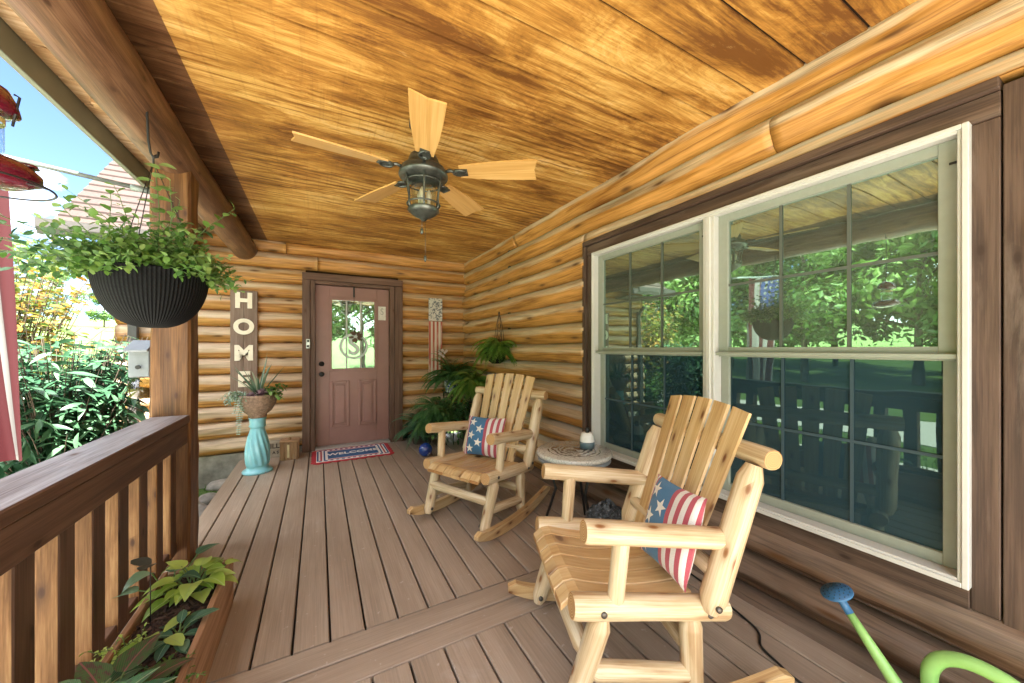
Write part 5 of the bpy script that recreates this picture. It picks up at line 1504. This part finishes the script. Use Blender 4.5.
for k in range(16):
    q = MB(); n1, n2 = 8, 12; rx, ry, rz_ = rnd(.08, .2), rnd(.07, .15), rnd(.04, .09); sd = rnd(0, 99)
    for i in range(n1 + 1):
        for j in range(n2):
            th, ph = PI * i / n1, 2 * PI * j / n2
            d_ = Vector((math.sin(th) * math.cos(ph), math.sin(th) * math.sin(ph), math.cos(th)))
            r_ = 1 + .25 * mnoise.noise(d_ * 1.3 + Vector((sd, 0, 0)))
            q.vert((rx * r_ * d_.x, ry * r_ * d_.y, rz_ * r_ * d_.z))
    for i in range(n1):
        for j in range(n2):
            q.face((i * n2 + j, (i + 1) * n2 + j, (i + 1) * n2 + (j + 1) % n2, i * n2 + (j + 1) % n2), [(0, 0)] * 4, 0, True)
    o = q.build('stone', M_stone, loc=(-.98 - .22 * (k % 4) + rnd(-.05, .05), 3.75 + .38 * (k // 4) + rnd(-.08, .08), -.19 + rnd(0, .03)), rz=rnd(0, 3))
    tag(o, 'pale rounded stone in the rock bed left of the deck', 'stone', 'stones in the rock bed by the deck')

# ------------------------------------------------------------------ shrubs outside
def shrub(name, label, loc, h, rx, ry, n, leafL, leafW, prof, mats, droop=.6, tint=(.1, .9), per=12, bend=.7, up=1.1):
    q = MB()
    for i in range(n):
        a = rnd(0, 2 * PI); rr = rnd(0, .35) ** .5
        p = Vector((math.cos(a) * rx * .35 * rr, math.sin(a) * ry * .35 * rr, 0))
        top = Vector((math.cos(a) * rx * rnd(.2, 1.05), math.sin(a) * ry * rnd(.2, 1.05), h * rnd(.35, 1.0)))
        pts = [p.lerp(top, s_) + Vector((0, 0, .25 * h * math.sin(PI * s_) * .5)) for s_ in [k / 6 for k in range(7)]]
        q.tube(pts, .008, 4, 1, .3, .002, cap=False)
        t = rnd(*tint)
        for k in range(per):
            s_ = .30 + .70 * k / per; x = s_ * 6; j = min(5, int(x)); b = pts[j].lerp(pts[j + 1], x - j)
            dd = (pts[j + 1] - pts[j]).normalized(); o1 = dd.orthogonal().normalized(); o2 = dd.cross(o1); ph = k * 2.4 + i
            ld = o1 * math.cos(ph) + o2 * math.sin(ph) + dd * .6 + Vector((0, 0, -droop * .5)); sc = rnd(.6, 1.2)
            q.leaf(b + Vector((rnd(-1, 1), rnd(-1, 1), rnd(-1, 1))) * .05, ld, Vector((rnd(-.9, .9), rnd(-.9, .9), 1)), leafL * sc, leafW * sc, prof, bend * rnd(.4, 1.3), .2, min(1, max(0, t + rnd(-.2, .2))))
    return tag(q.build(name, mats, loc=loc), label, 'shrub')
shrub('shrub', 'glossy dark green shrub with long narrow drooping leaves beyond the railing', (-1.75, 4.05, -.3), 1.75, .50, .62, 420, .15, .036, L_LANCE, [G_nandina, M_bark], droop=1.0, per=15)
shrub('shrub', 'taller shrub with yellow green and orange leaves behind the dark one', (-3.3, 6.4, -.3), 2.9, .95, 1.0, 260, .11, .06, L_OVAL, [G_yellow, M_bark], per=14)
shrub('shrub', 'low green shrub by the corner of the house', (-2.5, 5.6, -.3), 1.3, .6, .6, 70, .09, .05, L_OVAL, [G_tree2, M_bark])

# ------------------------------------------------------------------ terrain
def gz(x, y):
    d_ = math.hypot(x + .5, y - 2)
    z = -.28 + max(0, d_ - 6) * .012 + .05 * mnoise.noise((x * .15, y * .15, 0)) * min(1, d_ / 6)
    if d_ > 18: z += (d_ - 18) * .05
    return z
def sheet(name, xs_, ys_, off, mt, kind='structure'):
    q = MB()
    g = [[q.vert((x, y, gz(x, y) + off)) for y in ys_] for x in xs_]
    for i in range(len(xs_) - 1):
        for j in range(len(ys_) - 1): q.face((g[i][j], g[i + 1][j], g[i + 1][j + 1], g[i][j + 1]), [(0, 0)] * 4, 0, True)
    return tag(q.build(name, mt), kind=kind)
def rng(a, b, n): return [a + (b - a) * i / n for i in range(n + 1)]
sheet('ground', rng(-260, -40, 14)[:-1] + rng(-40, 30, 70) + rng(30, 200, 10)[1:], rng(-200, -30, 10)[:-1] + rng(-30, 60, 90) + rng(60, 300, 14)[1:], 0, M_lawn)
sheet('driveway', rng(-7.2, -4.6, 8), rng(-30, 26, 70), .012, M_drive)
sheet('gravel_walk', rng(-3.0, -.9, 8), rng(-9, 3.6, 40), .014, M_drive)
sheet('bounce_pad', rng(-2.9, 9, 20), rng(-9, -.95, 20), .018, M_drive)  # unseen pale gravel added behind the camera to bounce light
def grass_tufts():
    q = MB()
    for k in range(5200):
        x, y = rnd(-4.3, -1.0), rnd(.5, 9.5)
        a = rnd(0, 6.28); l = rnd(.04, .11)
        p = Vector((x, y, gz(x, y))); s_ = Vector((math.cos(a), math.sin(a), 0)) * .005; tp = p + Vector((rnd(-.03, .03), rnd(-.03, .03), l))
        i = [q.vert(p - s_, .5), q.vert(p + s_, .5), q.vert(tp, rnd(.2, .9))]
        q.face(i, [(0, 0)] * 3, 0)
    return tag(q.build('grass', leafmat('grass_blade', (.05, .11, .02), (.10, .19, .03), (.18, .26, .06), trans=.3)), 'short green lawn grass beyond the railing', 'grass', kind='stuff')
grass_tufts()

# ------------------------------------------------------------------ trees
def crown(seed, n, h, r, sz):
    random.seed(seed); q = MB()
    q.tube([(0, 0, -.3), (.05, .03, h * .3), (.0, .1, h * .6), (.05, 0, h * .85)], .16, 8, 1, .3, .03, cap=False)
    clumps = []
    for k in range(26):
        z = h * rnd(.22, .97); rr = r * (math.sin(PI * min(1, (z / h) * .8 + .15)) ** .6) * rnd(.2, 1.0); a = rnd(0, 6.28)
        c_ = Vector((rr * math.cos(a), rr * math.sin(a), z)); clumps.append((c_, r * rnd(.22, .42), rnd(.1, .9)))
        q.tube([Vector((0, 0, z * .72)), c_ * .6 + Vector((0, 0, z * .3)), c_], .04, 5, 1, .3, .01, cap=False)
    per = n // len(clumps)
    for (c_, cr, t) in clumps:
        for k in range(per):
            d_ = Vector((random.gauss(0, 1), random.gauss(0, 1), random.gauss(0, .8))); d_.normalize()
            p = c_ + d_ * cr * rnd(.45, 1.15)
            nrm = (d_ + Vector((rnd(-.6, .6), rnd(-.6, .6), rnd(.0, .9)))).normalized(); u = nrm.orthogonal().normalized(); w = nrm.cross(u)
            an = rnd(0, 6.28); u, w = u * math.cos(an) + w * math.sin(an), w * math.cos(an) - u * math.sin(an)
            s_ = sz * rnd(.6, 1.3); tt = min(1, max(0, t + rnd(-.25, .25)))
            i = [q.vert(p - u * s_, tt), q.vert(p - w * s_ * .45 - nrm * s_ * .1, tt), q.vert(p + u * s_, tt), q.vert(p + w * s_ * .45 - nrm * s_ * .1, tt)]
            q.face(i, [(0, 0), (1, 0), (1, 1), (0, 1)], 0)
    return q
protos = []
for k, (h, r, mt) in enumerate(((9.5, 3.1, G_tree), (8.0, 2.8, G_tree2), (11.0, 3.4, G_tree))):
    q = crown(50 + k, 7800, h, r, .17); me_o = q.build('tree', [mt, M_bark]); protos.append(me_o.data); bpy.data.objects.remove(me_o)
random.seed(77)
spots = []
for i in range(12): spots.append((-15 + rnd(-2, 2), -7 + i * 2.9 + rnd(-.6, .6)))
for i in range(10): spots.append((-22 + rnd(-2, 2), -4 + i * 4.4 + rnd(-1, 1)))
for i in range(8): spots.append((-10 + i * 4.0 + rnd(-1, 1), -17 + rnd(-3, 3)))
for i in range(7): spots.append((-56 + i * 5 + rnd(-1, 1), 98 + i * 3 + rnd(-3, 3)))
for i, (x, y) in enumerate(spots):
    o = bpy.data.objects.new('tree', protos[i % 3]); COL.objects.link(o)
    sc = rnd(.85, 1.2)
    if i >= 30: sc *= 1.1 - .06 * (i - 30)
    o.location = (x, y, gz(x, y) - .1); o.rotation_euler = (0, 0, rnd(0, 6.28)); o.scale = (sc, sc, sc)
    tag(o, 'leafy green tree in the woods across the yard', 'tree', 'trees across the yard')
# power lines
for k, (a, b, lab) in enumerate((((-26, 20, 7.6), (2, 34, 5.2), 'upper thin power line crossing the sky at the left'), ((-26, 20, 6.3), (2, 34, 4.2), 'lower thin power line crossing the sky at the left'))):
    q = MB(); A_, B_ = Vector(a), Vector(b)
    q.tube([A_.lerp(B_, s_ / 20) - Vector((0, 0, .6 * math.sin(PI * s_ / 20))) for s_ in range(21)], .018, 5)
    tag(q.build('power_line', M_cable), lab, 'power line')
q = MB(); A_, B_ = Vector((-9, -20, 4.6)), Vector((-9, 22, 5.4)); q.tube([A_.lerp(B_, s_ / 20) - Vector((0, 0, .7 * math.sin(PI * s_ / 20))) for s_ in range(21)], .016, 5)
tag(q.build('power_line', M_cable), 'power line over the driveway seen mirrored in the window', 'power line')

# ------------------------------------------------------------------ world, sun, camera
SUN_EL, SUN_AZ = R(65), R(200)       # azimuth of the sun clockwise from +y: behind the camera, slightly to the house side
SUN_AZ = R(168)
w = bpy.data.worlds.new('World'); scene.world = w; w.use_nodes = True
nt = w.node_tree; bg = nt.nodes['Background']
sky = nt.nodes.new('ShaderNodeTexSky'); sky.sky_type = 'NISHITA'; sky.sun_disc = False
sky.sun_elevation = SUN_EL; sky.sun_rotation = SUN_AZ; sky.air_density = 1.0; sky.dust_density = 0; sky.ozone_density = 4.0; sky.altitude = 2500
tc = nt.nodes.new('ShaderNodeTexCoord'); mp = nt.nodes.new('ShaderNodeMapping'); mp.inputs['Scale'].default_value = (2.6, 2.6, 5.0); mp.inputs['Location'].default_value = (.35, .2, .1)
nz = nt.nodes.new('ShaderNodeTexNoise'); nz.inputs['Scale'].default_value = 1.5; nz.inputs['Detail'].default_value = 9; nz.inputs['Roughness'].default_value = .55
rp = nt.nodes.new('ShaderNodeValToRGB'); rp.color_ramp.elements[0].position = .54; rp.color_ramp.elements[1].position = .68
mx = nt.nodes.new('ShaderNodeMix'); mx.data_type = 'RGBA'; mx.inputs[7].default_value = (17, 17.2, 17.6, 1)
nt.links.new(tc.outputs['Generated'], mp.inputs['Vector']); nt.links.new(mp.outputs[0], nz.inputs['Vector']); 
dt = nt.nodes.new('ShaderNodeVectorMath'); dt.operation = 'DOT_PRODUCT'; dt.inputs[1].default_value = Vector((-.52, .76, .38)).normalized()
nt.links.new(tc.outputs['Generated'], dt.inputs[0])
mr = nt.nodes.new('ShaderNodeMapRange'); mr.inputs['From Min'].default_value = .70; mr.inputs['From Max'].default_value = .92; mr.inputs['To Min'].default_value = .16; mr.inputs['To Max'].default_value = -.005  # bright clouds thickened outside the visible sky, added as fill for the deck
nt.links.new(dt.outputs['Value'], mr.inputs['Value'])
ad = nt.nodes.new('ShaderNodeMath'); ad.operation = 'ADD'; nt.links.new(nz.outputs['Fac'], ad.inputs[0]); nt.links.new(mr.outputs[0], ad.inputs[1]); nt.links.new(ad.outputs[0], rp.inputs['Fac'])
nt.links.new(rp.outputs['Color'], mx.inputs[0]); nt.links.new(sky.outputs[0], mx.inputs[6]); nt.links.new(mx.outputs[2], bg.inputs['Color'])
bg.inputs['Strength'].default_value = .05
sl_ = bpy.data.lights.new('sun', 'SUN'); sl_.energy = 4.4; sl_.angle = R(.5); sl_.color = (1, .95, .86)
so = bpy.data.objects.new('sun', sl_); COL.objects.link(so)
sd_ = Vector((math.sin(SUN_AZ) * math.cos(SUN_EL), math.cos(SUN_AZ) * math.cos(SUN_EL), math.sin(SUN_EL)))
so.rotation_euler = (-sd_).to_track_quat('-Z', 'Y').to_euler(); so.location = (0, -10, 20)

cam = bpy.data.cameras.new('camera'); co = bpy.data.objects.new('camera', cam); COL.objects.link(co)
cam.sensor_width = 36; cam.lens = 359 / 1024 * 36; cam.clip_start = .05; cam.clip_end = 1500
cam.shift_y = 7.0 / 1024
co.location = (0, 0, H_CAM); co.rotation_euler = (R(90), 0, -math.atan(193 / 359))
scene.camera = co
scene.view_settings.view_transform = 'Standard'; scene.view_settings.look = 'None'; scene.view_settings.gamma = 1
scene.view_settings.exposure = 3.35
scene.render.engine = 'CYCLES'
scene.cycles.use_denoising = True; scene.cycles.use_adaptive_sampling = False; scene.cycles.max_bounces = 10; scene.cycles.diffuse_bounces = 8; scene.cycles.transparent_max_bounces = 12
scene.cycles.sample_clamp_indirect = 5; scene.cycles.caustics_reflective = False; scene.cycles.caustics_refractive = False; scene.cycles.blur_glossy = 1.0
try:
    scene.cycles.use_guiding = True; scene.cycles.denoising_prefilter = 'ACCURATE'; scene.cycles.denoising_quality = 'HIGH'
except Exception: pass
